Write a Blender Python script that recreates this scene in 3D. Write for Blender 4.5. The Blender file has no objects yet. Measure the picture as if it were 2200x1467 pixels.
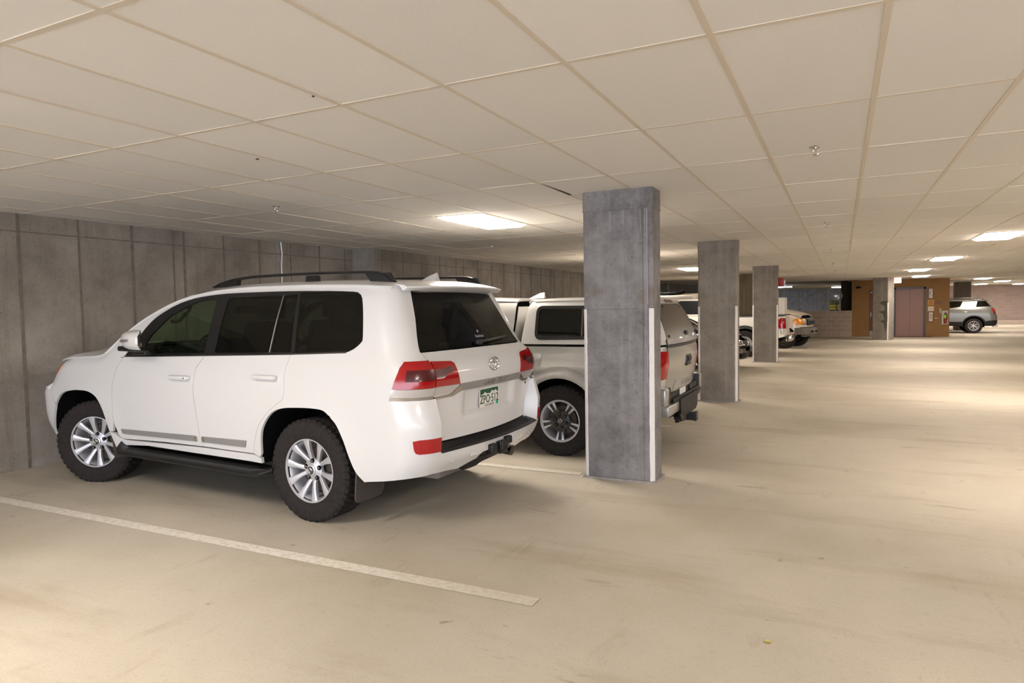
import bpy, bmesh, math, random
from math import sin, cos, pi, sqrt, hypot, radians
from mathutils import Vector, Matrix
from mathutils.geometry import delaunay_2d_cdt
random.seed(7)
SC = bpy.context.scene
COL = SC.collection
# ---------------------------------------------------------------- camera, light, exposure
CAMZ = 1.575; CEIL = 2.623
cam = bpy.data.objects.new('camera', bpy.data.cameras.new('camera')); COL.objects.link(cam)
cr = Vector((0.89739898, 0.44087982, -0.01732245)); cu = Vector((-0.00586115, 0.05116869, 0.99867283)); cf = Vector((-0.44118106, 0.89610644, -0.04850279))
cam.matrix_world = Matrix(((cr.x, cu.x, -cf.x, 0), (cr.y, cu.y, -cf.y, 0), (cr.z, cu.z, -cf.z, CAMZ), (0, 0, 0, 1)))
cam.data.sensor_width = 36; cam.data.lens = 1437.93/2200*36; cam.data.clip_start = .05; cam.data.clip_end = 300
SC.camera = cam
SC.view_settings.view_transform = 'Standard'; SC.view_settings.look = 'None'; SC.view_settings.gamma = 1
SC.view_settings.use_curve_mapping = False
SC.view_settings.exposure = 0.04
world = bpy.data.worlds.new('world'); SC.world = world; world.use_nodes = True
bg = world.node_tree.nodes['Background']; bg.inputs[0].default_value = (.78, .85, 1.0, 1); bg.inputs[1].default_value = 6.6   # daylight seen through the open garage entrance behind the camera
LAMP_COL = (1.0, .885, .785, 1); LAMP_STR = 46.0
LAMP_COOL = (.80, .88, 1.0, 1)

# ---------------------------------------------------------------- materials
def lin(c):
    return tuple(((v/255)/12.92 if v/255 <= .04045 else ((v/255+.055)/1.055)**2.4) for v in c)
def N(nt, t, **kw):
    n = nt.nodes.new(t)
    for k, v in kw.items():
        if hasattr(n, k): setattr(n, k, v)
        else: n.inputs[k.replace('_', ' ')].default_value = v
    return n
def newmat(name):
    m = bpy.data.materials.new(name); m.use_nodes = True
    nt = m.node_tree; return m, nt, nt.nodes['Principled BSDF']
MATS = {}
def pm(name, col, rough=.5, metal=0, coat=0, noise=0, scale=20, bump=0, spec=.5, bscale=None, alpha=None, emit=None, es=1):
    if name in MATS: return MATS[name]
    m, nt, b = newmat(name); c = lin(col) if max(col) > 1 else col
    b.inputs['Base Color'].default_value = (*c, 1); b.inputs['Roughness'].default_value = rough; b.inputs['Metallic'].default_value = metal
    b.inputs['Coat Weight'].default_value = coat; b.inputs['Coat Roughness'].default_value = .06; b.inputs['Specular IOR Level'].default_value = spec
    if noise or bump:
        tc = N(nt, 'ShaderNodeTexCoord'); nz = N(nt, 'ShaderNodeTexNoise', Scale=scale, Detail=6.0, Roughness=.6); nt.links.new(tc.outputs['Object'], nz.inputs['Vector'])
        if noise:
            mr = N(nt, 'ShaderNodeMapRange'); mr.inputs[1].default_value = .3; mr.inputs[2].default_value = .7; mr.inputs[3].default_value = 1-noise; mr.inputs[4].default_value = 1+noise
            nt.links.new(nz.outputs[0], mr.inputs[0])
            mx = N(nt, 'ShaderNodeVectorMath', operation='SCALE'); mx.inputs[0].default_value = c; nt.links.new(mr.outputs[0], mx.inputs['Scale']); nt.links.new(mx.outputs[0], b.inputs['Base Color'])
        if bump:
            n2 = N(nt, 'ShaderNodeTexNoise', Scale=bscale or scale*4, Detail=4.0); nt.links.new(tc.outputs['Object'], n2.inputs['Vector'])
            bp = N(nt, 'ShaderNodeBump', Strength=bump, Distance=.004); nt.links.new(n2.outputs[0], bp.inputs['Height']); nt.links.new(bp.outputs[0], b.inputs['Normal'])
    if emit: b.inputs['Emission Color'].default_value = (*emit, 1); b.inputs['Emission Strength'].default_value = es
    MATS[name] = m; return m
def glassmat(name, tint, rough=.02, k=.9, spec=1.0):
    if name in MATS: return MATS[name]
    m, nt, b = newmat(name); nt.nodes.remove(b); out = nt.nodes['Material Output']; L = nt.links.new
    tr = N(nt, 'ShaderNodeBsdfTransparent'); tr.inputs[0].default_value = (*tint, 1)
    gl = N(nt, 'ShaderNodeBsdfGlossy', Roughness=rough); ge = N(nt, 'ShaderNodeNewGeometry'); dt = N(nt, 'ShaderNodeVectorMath', operation='DOT_PRODUCT')
    L(ge.outputs['Normal'], dt.inputs[0]); L(ge.outputs['Incoming'], dt.inputs[1])
    def M(op, a, b_=None):
        q = N(nt, 'ShaderNodeMath', operation=op)
        for i, v in enumerate((a, b_)):
            if v is None: continue
            if hasattr(v, 'is_output'): L(v, q.inputs[i])
            else: q.inputs[i].default_value = v
        return q.outputs[0]
    f = M('ADD', M('MULTIPLY', M('POWER', M('SUBTRACT', 1.0, M('ABSOLUTE', dt.outputs['Value'])), 5.0), .92), .045)
    f = M('MULTIPLY', f, spec)
    mx = N(nt, 'ShaderNodeMixShader'); L(f, mx.inputs[0]); L(tr.outputs[0], mx.inputs[1]); L(gl.outputs[0], mx.inputs[2]); L(mx.outputs[0], out.inputs[0])
    MATS[name] = m; return m
def ramp(nt, stops):
    r = N(nt, 'ShaderNodeValToRGB'); e = r.color_ramp.elements
    while len(e) < len(stops): e.new(.5)
    for k, (p, c) in enumerate(stops): e[k].position = p; e[k].color = (*c, 1) if len(c) == 3 else c
    return r
def mixc(nt, a, b, fac, bt='MIX'):
    m = N(nt, 'ShaderNodeMix', data_type='RGBA', blend_type=bt)
    def put(i, v):
        if hasattr(v, 'is_output'): nt.links.new(v, m.inputs[i])
        elif isinstance(v, (int, float)): m.inputs[i].default_value = v
        else: m.inputs[i].default_value = (*v, 1)
    put(0, fac); put(6, a); put(7, b); return m.outputs[2]
def noise(nt, vec, scale, detail=5, rough=.6, sc=None):
    n = N(nt, 'ShaderNodeTexNoise', Scale=scale, Detail=float(detail), Roughness=rough)
    if sc:
        mp = N(nt, 'ShaderNodeMapping'); mp.inputs['Scale'].default_value = sc; nt.links.new(vec, mp.inputs[0]); nt.links.new(mp.outputs[0], n.inputs['Vector'])
    else: nt.links.new(vec, n.inputs['Vector'])
    return n.outputs[0]
def mrange(nt, v, a, b, c=0., d=1.):
    m = N(nt, 'ShaderNodeMapRange'); nt.links.new(v, m.inputs[0])
    for k, q in enumerate((a, b, c, d)): m.inputs[k+1].default_value = q
    return m.outputs[0]
def concrete(name, base, var=.16, streak=(1, 1, .08), streak_amt=.25, rust=0, bump=.5, light=(190, 188, 190)):
    m, nt, b = newmat(name); tc = N(nt, 'ShaderNodeTexCoord'); v = tc.outputs['Object']
    c = lin(base); lo = tuple(x*(1-var*2.2) for x in c); hi = tuple(min(1, x*(1+var*2)) for x in c)
    n1 = noise(nt, v, 3.0, 9, .72); r1 = ramp(nt, [(.3, lo), (.5, c), (.72, hi)]); nt.links.new(n1, r1.inputs[0])
    n2 = noise(nt, v, 9., 4, .7, streak); s2 = mrange(nt, n2, .52, .7, 0, streak_amt)
    col = mixc(nt, r1.outputs[0], lin(light), s2)
    n3 = noise(nt, v, 34., 3, .62); s3 = mrange(nt, n3, .29, .38, .6, 0.)
    col = mixc(nt, col, tuple(x*.35 for x in c), s3)
    n5 = noise(nt, v, 160., 2, .5); s5 = mrange(nt, n5, .3, .7, .86, 1.14)
    sm = N(nt, 'ShaderNodeVectorMath', operation='SCALE'); nt.links.new(col, sm.inputs[0]); nt.links.new(s5, sm.inputs['Scale'])
    col = sm.outputs[0]
    if rust:
        n4 = noise(nt, v, 3.4, 3, .5); s4 = mrange(nt, n4, .63, .72, 0, rust); col = mixc(nt, col, lin((120, 105, 85)), s4)
    nt.links.new(col, b.inputs['Base Color']); b.inputs['Roughness'].default_value = .85; b.inputs['Specular IOR Level'].default_value = .25
    bp = N(nt, 'ShaderNodeBump', Strength=bump, Distance=.006); nt.links.new(n3, bp.inputs['Height']); nt.links.new(bp.outputs[0], b.inputs['Normal'])
    MATS[name] = m; return m

WHITE = pm('pearl_white_paint', (216, 214, 211), .34, 0, .5)
CHROME = pm('chrome', (215, 212, 208), .12, 1)
DCHROME = pm('smoked_chrome', (120, 116, 112), .28, 1)
BLACKP = pm('black_plastic', (26, 25, 26), .5, 0, 0, .15, 60, .3, .35)
SATIN = pm('satin_black', (20, 20, 21), .38)
DARK = pm('dark_cavity', (13, 13, 15), .9, spec=.1)
RUBBER = pm('tyre_rubber', (44, 40, 38), .85, 0, 0, .22, 30, .4, .2)
ALLOY = pm('silver_alloy', (205, 205, 210), .38, .55)
ALLOYD = pm('dark_alloy', (70, 68, 68), .4, .6)
RED = pm('red_lens', (160, 8, 14), .16, 0, .45)
REDD = pm('deep_red_lens', (74, 6, 10), .2, 0, .3)
CLEAR = pm('clear_lens', (205, 200, 196), .12, .35, 1)
AMBER = pm('amber_lens', (225, 105, 20), .2, 0, .8)
GLASS_F = glassmat('tinted_glass_front', (.76, .86, .76))
GLASS_D = glassmat('privacy_glass', (.33, .36, .31))
GLASS_B = glassmat('rear_privacy_glass', (.27, .27, .25), spec=.9)
SEAT = pm('dark_upholstery', (32, 30, 30), .8)
DISC = pm('brake_disc', (92, 82, 76), .5, .6)
MOULD = pm('brushed_moulding', (158, 155, 152), .42, .4)
TEXTM = pm('badge_lettering', (95, 92, 90), .3, .8)

# ---------------------------------------------------------------- object helpers
def tag(o, label=None, cat=None, group=None, kind=None):
    if label: o['label'] = label
    if cat: o['category'] = cat
    if group: o['group'] = group
    if kind: o['kind'] = kind
    return o
def thing(name, label, cat, loc=(0, 0, 0), rz=0, group=None):
    o = bpy.data.objects.new(name, None); o.empty_display_size = .2; COL.objects.link(o); o.location = loc; o.rotation_euler = (0, 0, rz)
    return tag(o, label, cat, group)
def dup(o, parent=None):
    c = o.copy(); COL.objects.link(c); c.parent = parent
    for ch in list(o.children): dup(ch, c)
    return c
class MB:
    def __init__(s): s.v = []; s.f = []; s.m = []; s.mats = []; s.cur = 0; s.wl = []
    def mat(s, m):
        if m not in s.mats: s.mats.append(m)
        s.cur = s.mats.index(m); return s
    def add(s, vs, fs):
        b = len(s.v); s.v += [tuple(p) for p in vs]; s.f += [tuple(i+b for i in f) for f in fs]; s.m += [s.cur]*len(fs); return s
    def box(s, a, b):
        x0, y0, z0 = a; x1, y1, z1 = b
        return s.add([(x0, y0, z0), (x1, y0, z0), (x1, y1, z0), (x0, y1, z0), (x0, y0, z1), (x1, y0, z1), (x1, y1, z1), (x0, y1, z1)],
                     [(0, 3, 2, 1), (4, 5, 6, 7), (0, 1, 5, 4), (1, 2, 6, 5), (2, 3, 7, 6), (3, 0, 4, 7)])
    def obox(s, c, hx, hy, hz, M=None, bev=0):
        bm = bmesh.new(); bmesh.ops.create_cube(bm, size=2)
        for v in bm.verts: v.co = Vector((v.co.x*hx, v.co.y*hy, v.co.z*hz))
        if bev: bmesh.ops.bevel(bm, geom=bm.edges[:], offset=bev, segments=3, affect='EDGES', profile=.5)
        if M: bmesh.ops.transform(bm, matrix=M, verts=bm.verts)
        bm.verts.index_update(); cc = Vector(c)
        s.add([v.co+cc for v in bm.verts], [[v.index for v in f.verts] for f in bm.faces]); bm.free(); return s
    def prism(s, pts, fn, d):   # pts 2D polygon, fn maps (a,b,t) -> 3D with t in (0,d)
        n = len(pts)
        s.add([fn(a, b, 0) for a, b in pts]+[fn(a, b, d) for a, b in pts], [tuple(range(n))[::-1], tuple(range(n, 2*n))]+[(i, (i+1) % n, n+(i+1) % n, n+i) for i in range(n)]); return s
    def tube(s, pts, r, n=8, closed=False, rs=None, ry=None):
        pts = [Vector(p) for p in pts]; k = len(pts); V = []; prev = None
        for i, p in enumerate(pts):
            a = pts[(i-1) % k] if (closed or i) else p; b = pts[(i+1) % k] if (closed or i < k-1) else p
            t = (b-a).normalized(); up = Vector((0, 0, 1)) if abs(t.z) < .9 else Vector((1, 0, 0))
            u = t.cross(up).normalized() if prev is None else (prev-t*prev.dot(t)).normalized(); prev = u; w = t.cross(u)
            rr = rs[i] if rs else r
            for j in range(n): V.append(p+u*cos(2*pi*j/n)*rr+w*sin(2*pi*j/n)*(ry or rr))
        F = [(i*n+j, i*n+(j+1) % n, ((i+1) % k)*n+(j+1) % n, ((i+1) % k)*n+j) for i in range(k if closed else k-1) for j in range(n)]
        if not closed: F += [tuple(range(n))[::-1], tuple(range((k-1)*n, k*n))]
        return s.add(V, F)
    def lathe(s, prof, n=48, cap=False):   # prof (r, y) around the y axis
        k = len(prof); V = [(r*cos(2*pi*j/n), y, r*sin(2*pi*j/n)) for r, y in prof for j in range(n)]
        F = [(i*n+j, i*n+(j+1) % n, (i+1)*n+(j+1) % n, (i+1)*n+j) for i in range(k-1) for j in range(n)]
        if cap: F += [tuple(range(n)), tuple(range((k-1)*n, k*n))[::-1]]
        return s.add(V, F)
    def build(s, name, m=None, parent=None, ang=35, rec=True, loc=None, rot=None):
        me = bpy.data.meshes.new(name)
        if s.wl:      # drop the hidden walls where two skins of one body meet
            key = lambda i: tuple(round(c/.0015) for c in s.v[i]); own = {}
            for a, b, k, sid in s.wl:
                own.setdefault(frozenset((key(a), key(b))), set()).add(sid)
            dead = {k for a, b, k, sid in s.wl if len(own[frozenset((key(a), key(b)))]) > 1}
            fs = [f for i, f in enumerate(s.f) if i not in dead]; s.m = [q for i, q in enumerate(s.m) if i not in dead]; s.f = fs
        me.from_pydata(s.v, [], s.f)
        ms = s.mats or [m]
        for x in ms: me.materials.append(x)
        if s.mats and len(s.mats) > 1: me.polygons.foreach_set('material_index', s.m)
        if rec:
            bm = bmesh.new(); bm.from_mesh(me); bmesh.ops.remove_doubles(bm, verts=bm.verts, dist=.0025 if s.wl else 1e-5); bmesh.ops.recalc_face_normals(bm, faces=bm.faces); bm.to_mesh(me); bm.free()
        me.polygons.foreach_set('use_smooth', [True]*len(me.polygons))
        if ang: me.set_sharp_from_angle(angle=radians(ang))
        o = bpy.data.objects.new(name, me); COL.objects.link(o); o.parent = parent
        if loc: o.location = loc
        if rot: o.rotation_euler = rot
        return o
def sm(pts, n=4, closed=False):      # Catmull-Rom through the points
    k = len(pts); out = []; r = range(k if closed else k-1)
    for i in r:
        g = (lambda j: pts[j % k]) if closed else (lambda j: pts[max(0, min(k-1, j))])
        p0, p1, p2, p3 = g(i-1), g(i), g(i+1), g(i+2)
        for q in range(n):
            t = q/n
            out.append(tuple(.5*((2*b)+(c-a)*t+(2*a-5*b+4*c-d)*t*t+(-a+3*b-3*c+d)*t**3) for a, b, c, d in zip(p0, p1, p2, p3)))
    if not closed: out.append(tuple(pts[-1]))
    return out
def rnd(pts, r, n=4):                # polygon with rounded corners; r a number or a list
    k = len(pts); out = []
    for i in range(k):
        rr = r[i] if isinstance(r, (list, tuple)) else r
        p = Vector(pts[i]); a = Vector(pts[i-1])-p; b = Vector(pts[(i+1) % k])-p
        if rr <= 0: out.append(tuple(p)); continue
        q = min(rr, a.length*.49, b.length*.49); A = p+a.normalized()*q; B = p+b.normalized()*q
        for j in range(n+1):
            t = j/n; out.append(tuple(A*(1-t)**2+p*2*t*(1-t)+B*t*t))
    return out
def inpoly(x, y, P):
    c = False; j = len(P)-1
    for i in range(len(P)):
        if (P[i][1] > y) != (P[j][1] > y) and x < (P[j][0]-P[i][0])*(y-P[i][1])/(P[j][1]-P[i][1])+P[i][0]: c = not c
        j = i
    return c
def segd(px, py, a, b):
    dx, dy = b[0]-a[0], b[1]-a[1]; l = dx*dx+dy*dy
    t = 0 if l == 0 else max(0, min(1, ((px-a[0])*dx+(py-a[1])*dy)/l)); return hypot(px-a[0]-t*dx, py-a[1]-t*dy)
def densify(P, st):
    out = []
    for i in range(len(P)):
        a, b = P[i], P[(i+1) % len(P)]; L = hypot(b[0]-a[0], b[1]-a[1])
        if L < 1e-6: continue
        n = max(1, int(math.ceil(L/st)))
        out += [(a[0]+(b[0]-a[0])*k/n, a[1]+(b[1]-a[1])*k/n) for k in range(n)]
    return out
def tri2d(P, holes, st):
    rings = [densify(P, st)]+[densify(h, st) for h in holes]; V = []; E = []
    for r in rings:
        b = len(V); V += r; E += [(b+i, b+(i+1) % len(r)) for i in range(len(r))]
    segs = [(V[a], V[b]) for a, b in E]
    x0, x1 = min(p[0] for p in P), max(p[0] for p in P); y0, y1 = min(p[1] for p in P), max(p[1] for p in P)
    nx, ny = int((x1-x0)/st)+1, int((y1-y0)/st)+1
    for i in range(nx+1):
        for j in range(ny+1):
            x, y = x0+(x1-x0)*(i+.5)/(nx+1), y0+(y1-y0)*(j+.5)/(ny+1)
            if inpoly(x, y, P) and not any(inpoly(x, y, h) for h in holes) and all(segd(x, y, a, b) > st*.45 for a, b in segs): V.append((x, y))
    vs, es, fs, *_ = delaunay_2d_cdt([Vector(p) for p in V], E, [], 0, 1e-6)
    F = []
    for f in fs:
        cx = sum(vs[i][0] for i in f)/len(f); cy = sum(vs[i][1] for i in f)/len(f)
        if inpoly(cx, cy, P) and not any(inpoly(cx, cy, h) for h in holes): F.append(tuple(f))
    return [tuple(p) for p in vs], F
def sheet(P, fn, st=.06, th=.012, off=0, holes=(), ref=None, dome=0):
    """a panel with thickness: polygon P (a,b) carried onto the surface fn(a,b)->Vector"""
    V, F = tri2d(P, holes, st); e = 1e-3; pts = []; nr = []
    for a, b in V:
        p = fn(a, b); n = (fn(a+e, b)-fn(a-e, b)).cross(fn(a, b+e)-fn(a, b-e))
        n = n.normalized() if n.length > 1e-12 else Vector((0, 0, 1))
        if ref is not None and n.dot(ref(p) if callable(ref) else Vector(ref)) < 0: n = -n
        pts.append(p+n*off); nr.append(n)
    k = len(V); cnt = {}
    for f in F:
        for i in range(len(f)):
            a, b = f[i], f[(i+1) % len(f)]; cnt[(a, b)] = cnt.get((a, b), 0)+1
    bd = [(a, b) for (a, b) in cnt if (b, a) not in cnt]
    mb = MB(); mb.add(pts+[p-n*th for p, n in zip(pts, nr)], F+[tuple(i+k for i in f)[::-1] for f in F]+[(b, a, a+k, b+k) for a, b in bd]); mb.bd = [(a, b, 2*len(F)+i) for i, (a, b) in enumerate(bd)]
    return mb
def text_mb(txt, size, fn, depth=.002, sx=1.0, align='CENTER', bold=0, space=1.0):
    """letter outlines -> mesh mapped by fn(a, b, t)"""
    cu_ = bpy.data.curves.new('t', 'FONT'); cu_.body = txt; cu_.size = size; cu_.align_x = align; cu_.align_y = 'CENTER'; cu_.extrude = 0; cu_.offset = bold; cu_.space_character = space; cu_.resolution_u = 3
    o = bpy.data.objects.new('t', cu_); COL.objects.link(o); bpy.context.view_layer.update()
    me = bpy.data.meshes.new_from_object(o.evaluated_get(bpy.context.evaluated_depsgraph_get()))
    V = [(v.co.x*sx, v.co.y) for v in me.vertices]; F = [tuple(p.vertices) for p in me.polygons]
    bpy.data.objects.remove(o); bpy.data.meshes.remove(me); bpy.data.curves.remove(cu_)
    k = len(V); cnt = {}
    for f in F:
        for i in range(len(f)): cnt[(f[i], f[(i+1) % len(f)])] = 1
    bd = [(a, b) for (a, b) in cnt if (b, a) not in cnt]
    mb = MB(); mb.add([fn(a, b, depth) for a, b in V]+[fn(a, b, 0) for a, b in V], F+[tuple(i+k for i in f)[::-1] for f in F]+[(b, a, a+k, b+k) for a, b in bd]); return mb
# ---------------------------------------------------------------- body surfaces
def tab(t):
    t=sorted(t)
    def f(a):
        if a<=t[0][0]: return t[0][1]
        if a>=t[-1][0]: return t[-1][1]
        for i in range(len(t)-1):
            if t[i][0]<=a<=t[i+1][0]: break
        x0,y0=t[i];x1,y1=t[i+1];h=x1-x0
        def sl(k):
            if k<=0 or k>=len(t)-1: return None
            return (t[k+1][1]-t[k-1][1])/(t[k+1][0]-t[k-1][0])
        d=(y1-y0)/h; m0=sl(i);m1=sl(i+1)
        m0=d if m0 is None else m0; m1=d if m1 is None else m1
        # monotone limiter
        if d==0: m0=m1=0
        else:
            m0=0 if m0/d<0 else (min(m0/d,3)*d); m1=0 if m1/d<0 else (min(m1/d,3)*d)
        s=(a-x0)/h
        return (2*s**3-3*s*s+1)*y0+(s**3-2*s*s+s)*h*m0+(-2*s**3+3*s*s)*y1+(s**3-s*s)*h*m1
    return f
class Surf:
    def __init__(s,w,xr,xf,rr,rf,ztop,rs,zc,cr,cf,flares=()):
        s.w,s.xr,s.xf,s.ztop=tab(w),tab(xr),tab(xf),tab(ztop)
        s.rr,s.rf=tab(rr),tab(rf)       # corner size vs z
        s.rs,s.zc=tab(rs),tab(zc); s.cr,s.cf=tab(cr),tab(cf); s.fl=flares
    def S(s,x,z,sh=True):
        W=s.w(z); y=W
        r=s.rr(z); xc=s.xr(z)+s.cr(z)+r
        if x<xc: d=min((xc-x)/r,1); y=W-r+r*sqrt(1-d*d)
        r=s.rf(z); xc=s.xf(z)-s.cf(z)-r
        if x>xc: d=min((x-xc)/r,1); q=min(r,.8*W); y=W-q+q*sqrt(1-d*d)
        for (cx,cz,ra,h) in s.fl:
            q=hypot(x-cx,z-cz)-ra
            if -.1<q<.16: y+=h*(1 if q<0 else (1-q/.16)**2*(1+2*q/.16))
        if sh:
            r=s.rs(x); zc=s.ztop(x)-r
            if z>zc: d=min((z-zc)/r,1); y-=r-r*sqrt(1-d*d)
        return y
    def R(s,y,z):
        a=abs(y); W=s.w(z); r=s.rr(z); yc=W-r
        if a<yc: return s.xr(z)+s.cr(z)*(a/yc)**2
        d=min((a-yc)/r,1); return s.xr(z)+s.cr(z)+r-r*sqrt(1-d*d)
    def F(s,y,z):
        a=abs(y); W=s.w(z); r=s.rf(z); q=min(r,.8*W); yc=W-q
        if a<yc: return s.xf(z)-s.cf(z)*(a/yc)**2
        d=min((a-yc)/q,1); return s.xf(z)-s.cf(z)-r+r*sqrt(1-d*d)
    def T(s,x,y):
        a=abs(y); r=s.rs(x); zt=s.ztop(x); W=s.S(x,zt-r,False); yc=max(W-r,.01)
        if a<yc: return zt+s.zc(x)*(1-(a/yc)**2)
        d=min((a-yc)/r,1); return zt-r+r*sqrt(1-d*d)
LC=Surf(w=[(.33,.955),(.45,.965),(.6,.98),(.8,.985),(.95,.98),(1.1,.962),(1.2,.935),(1.25,.918),(1.30,.902),(1.5,.845),(1.7,.775),(1.8,.735)],
 xr=[(.36,-1.0),(.42,-1.06),(.5,-1.11),(.62,-1.13),(.63,-1.0),(.80,-.995),(.95,-1.005),(1.05,-1.03),(1.1,-1.03),(1.2,-1.005),(1.28,-.935),(1.34,-.895),(1.5,-.815),(1.7,-.71),(1.8,-.66)],
 xf=[(.35,3.70),(.5,3.83),(.8,3.86),(.86,3.85),(.89,3.80),(1.0,3.76),(1.1,3.68),(1.2,3.5)],
 rr=[(.35,.3),(.8,.28),(1.0,.24),(1.3,.19),(1.7,.15)], rf=[(.35,.28),(.855,.28),(.89,.40),(1.2,.45)],
 ztop=[(-.9,1.765),(-.6,1.785),(-.3,1.803),(.2,1.815),(.75,1.815),(1.22,1.795),(1.55,1.75),(1.8,1.69),(2.15,1.545),(2.4,1.40),(2.62,1.245),(2.75,1.215),(3.0,1.20),(3.2,1.185),(3.4,1.15),(3.6,1.10),(3.75,1.05),(3.85,1.0)],
 rs=[(-1,.09),(1.2,.09),(1.6,.08),(2.4,.07),(2.7,.12),(3.8,.12)], zc=[(-1,.03),(1.5,.03),(2.3,.02),(2.7,.04),(3.5,.045),(3.8,.02)],
 cr=[(.35,.08),(.6,.07),(.8,.05),(1.2,.05),(1.3,.07),(1.8,.06)], cf=[(.35,.1),(1.2,.1)],
 flares=[(2.89,.40,.47,.012),(.04,.40,.47,.012)])
# ---------------------------------------------------------------- the garage
def struct(o): o['kind'] = 'structure'; return o
WX = -7.45; JOG = 9.06; WX2 = -7.0; YB = 54.0
def floor_z(x): return .035*min(1, max(0, (-6.75-x)/.65))
# floor material: broom-finished, sealed and stained concrete
m, nt, b = newmat('garage_floor'); tc = N(nt, 'ShaderNodeTexCoord'); v = tc.outputs['Object']
base = lin((193, 185, 169)); n1 = noise(nt, v, .45, 7, .6); r1 = ramp(nt, [(.3, lin((178, 168, 148))), (.5, base), (.72, lin((208, 199, 181)))]); nt.links.new(n1, r1.inputs[0]); col = r1.outputs[0]
n2 = noise(nt, v, 1.1, 6, .65, (.35, 1.6, 1)); col = mixc(nt, col, lin((150, 134, 106)), mrange(nt, n2, .54, .74, 0, .5))          # tyre scuffed bands
n6 = noise(nt, v, 3.2, 5, .7, (1.4, .35, 1)); col = mixc(nt, col, lin((140, 122, 92)), mrange(nt, n6, .60, .78, 0, .4))
n3 = noise(nt, v, 22, 6, .75); col = mixc(nt, col, lin((120, 104, 80)), mrange(nt, n3, .56, .78, 0, .30))
n4 = noise(nt, v, 7, 3, .5); col = mixc(nt, col, lin((98, 84, 64)), mrange(nt, n4, .71, .77, 0, .5))
n7 = noise(nt, v, 1.0, 5, .75, (.55, 2.6, 1)); col = mixc(nt, col, lin((112, 96, 70)), mrange(nt, n7, .63, .70, 0, .42))
n8 = noise(nt, v, 60, 3, .6); col = mixc(nt, col, lin((150, 134, 108)), mrange(nt, n8, .55, .75, 0, .30))
n5 = noise(nt, v, 230, 3, .7); sc5 = mrange(nt, n5, .25, .75, .74, 1.22); sm_ = N(nt, 'ShaderNodeVectorMath', operation='SCALE'); nt.links.new(col, sm_.inputs[0]); nt.links.new(sc5, sm_.inputs['Scale'])
nt.links.new(sm_.outputs[0], b.inputs['Base Color']); nt.links.new(mrange(nt, n1, .3, .7, .60, .78), b.inputs['Roughness']); b.inputs['Specular IOR Level'].default_value = .2
bpn = N(nt, 'ShaderNodeBump', Strength=.35, Distance=.003); nt.links.new(n3, bpn.inputs['Height']); nt.links.new(bpn.outputs[0], b.inputs['Normal']); FLOORM = m
fl = MB(); xs = [-8.0, -7.4, -7.1, -6.75, -6.5, -4.0, -2, 30]; V = []
for x in xs: V += [(x, -7, floor_z(x)), (x, YB+8, floor_z(x))]
fl.add(V, [(2*i, 2*i+2, 2*i+3, 2*i+1) for i in range(len(xs)-1)]); n = len(V); fl.add([(p[0], p[1], -.2) for p in V], [(0, 1, n-1, n-2)])
fo = struct(fl.build('floor', FLOORM, None, 80, rec=False))
# ceiling: lay-in panels between a grid of tees
GX0, GY0, GA, GB = .144, 2.720, .6057, 1.2272
m, nt, b = newmat('ceiling_panel'); tc = N(nt, 'ShaderNodeTexCoord'); v = tc.outputs['Object']; oi = N(nt, 'ShaderNodeAttribute', attribute_name='tone')
n5 = noise(nt, v, 260, 3, .7); q = mrange(nt, n5, .25, .75, .90, 1.08); mt_ = N(nt, 'ShaderNodeMath', operation='MULTIPLY'); nt.links.new(q, mt_.inputs[0]); nt.links.new(oi.outputs['Fac'], mt_.inputs[1])
s_ = N(nt, 'ShaderNodeVectorMath', operation='SCALE'); s_.inputs[0].default_value = lin((228, 224, 218)); nt.links.new(mt_.outputs[0], s_.inputs['Scale']); nt.links.new(s_.outputs[0], b.inputs['Base Color']); b.inputs['Roughness'].default_value = .9; b.inputs['Specular IOR Level'].default_value = .15; CEILM = m
TEE = pm('ceiling_tee_paint', (212, 200, 182), .5)
lights = {(-7, j) for j in (-2, 3, 8, 13, 18)} | {(3, j) for j in (-2, 3, 8, 13, 18)} | {(4, 23)} | {(9, 28), (9, 8), (9, -2), (12, 33), (12, 38), (14, 18), (14, 8), (20, 36), (20, 28), (16, 40), (7, 38)}  # unseen lights in the row right of the aisle added to brighten column faces
m, nt, b = newmat('dummy'); bpy.data.materials.remove(m)
tiles = MB(); tones = []
i0, i1, j0, j1 = -13, 40, -8, 41
cold = [(c[0], c[1]) for c in ((-2.14, 5.82), (-2.14, 11.25))]
for i in range(i0, i1):
    for j in range(j0, j1):
        x0, x1, y0, y1 = GX0+i*GA, GX0+(i+1)*GA, GY0+j*GB, GY0+(j+1)*GB
        if (i, j) in lights or x1 < WX: continue
        if x0 < .4 and y0 > 34.6: continue
        dz = [random.uniform(-.0025, .003) for _ in range(4)]; t = random.uniform(.955, 1.02)
        tiles.add([(max(x0, WX), y0, CEIL+dz[0]), (max(x0, WX), y1, CEIL+dz[1]), (x1, y1, CEIL+dz[2]), (x1, y0, CEIL+dz[3])], [(0, 1, 2, 3)]); tones.append(t)
to = tiles.build('ceiling', CEILM, None, 0, rec=False)
at = to.data.attributes.new('tone', 'FLOAT', 'FACE'); at.data.foreach_set('value', tones); struct(to)
tee = MB(); tw_ = .0125
for i in range(i0, i1+1):
    x = GX0+i*GA
    if x > WX: tee.box((x-tw_, GY0+j0*GB, CEIL-.0035), (x+tw_, 34.9 if x < .4 else GY0+j1*GB, CEIL+.004))
for j in range(j0, j1+1):
    y = GY0+j*GB; tee.box((WX if y < 34.9 else .3, y-tw_, CEIL-.003), (GX0+i1*GA, y+tw_, CEIL+.004))
struct(tee.build('trim_1', TEE, None, 30, rec=False))
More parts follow.
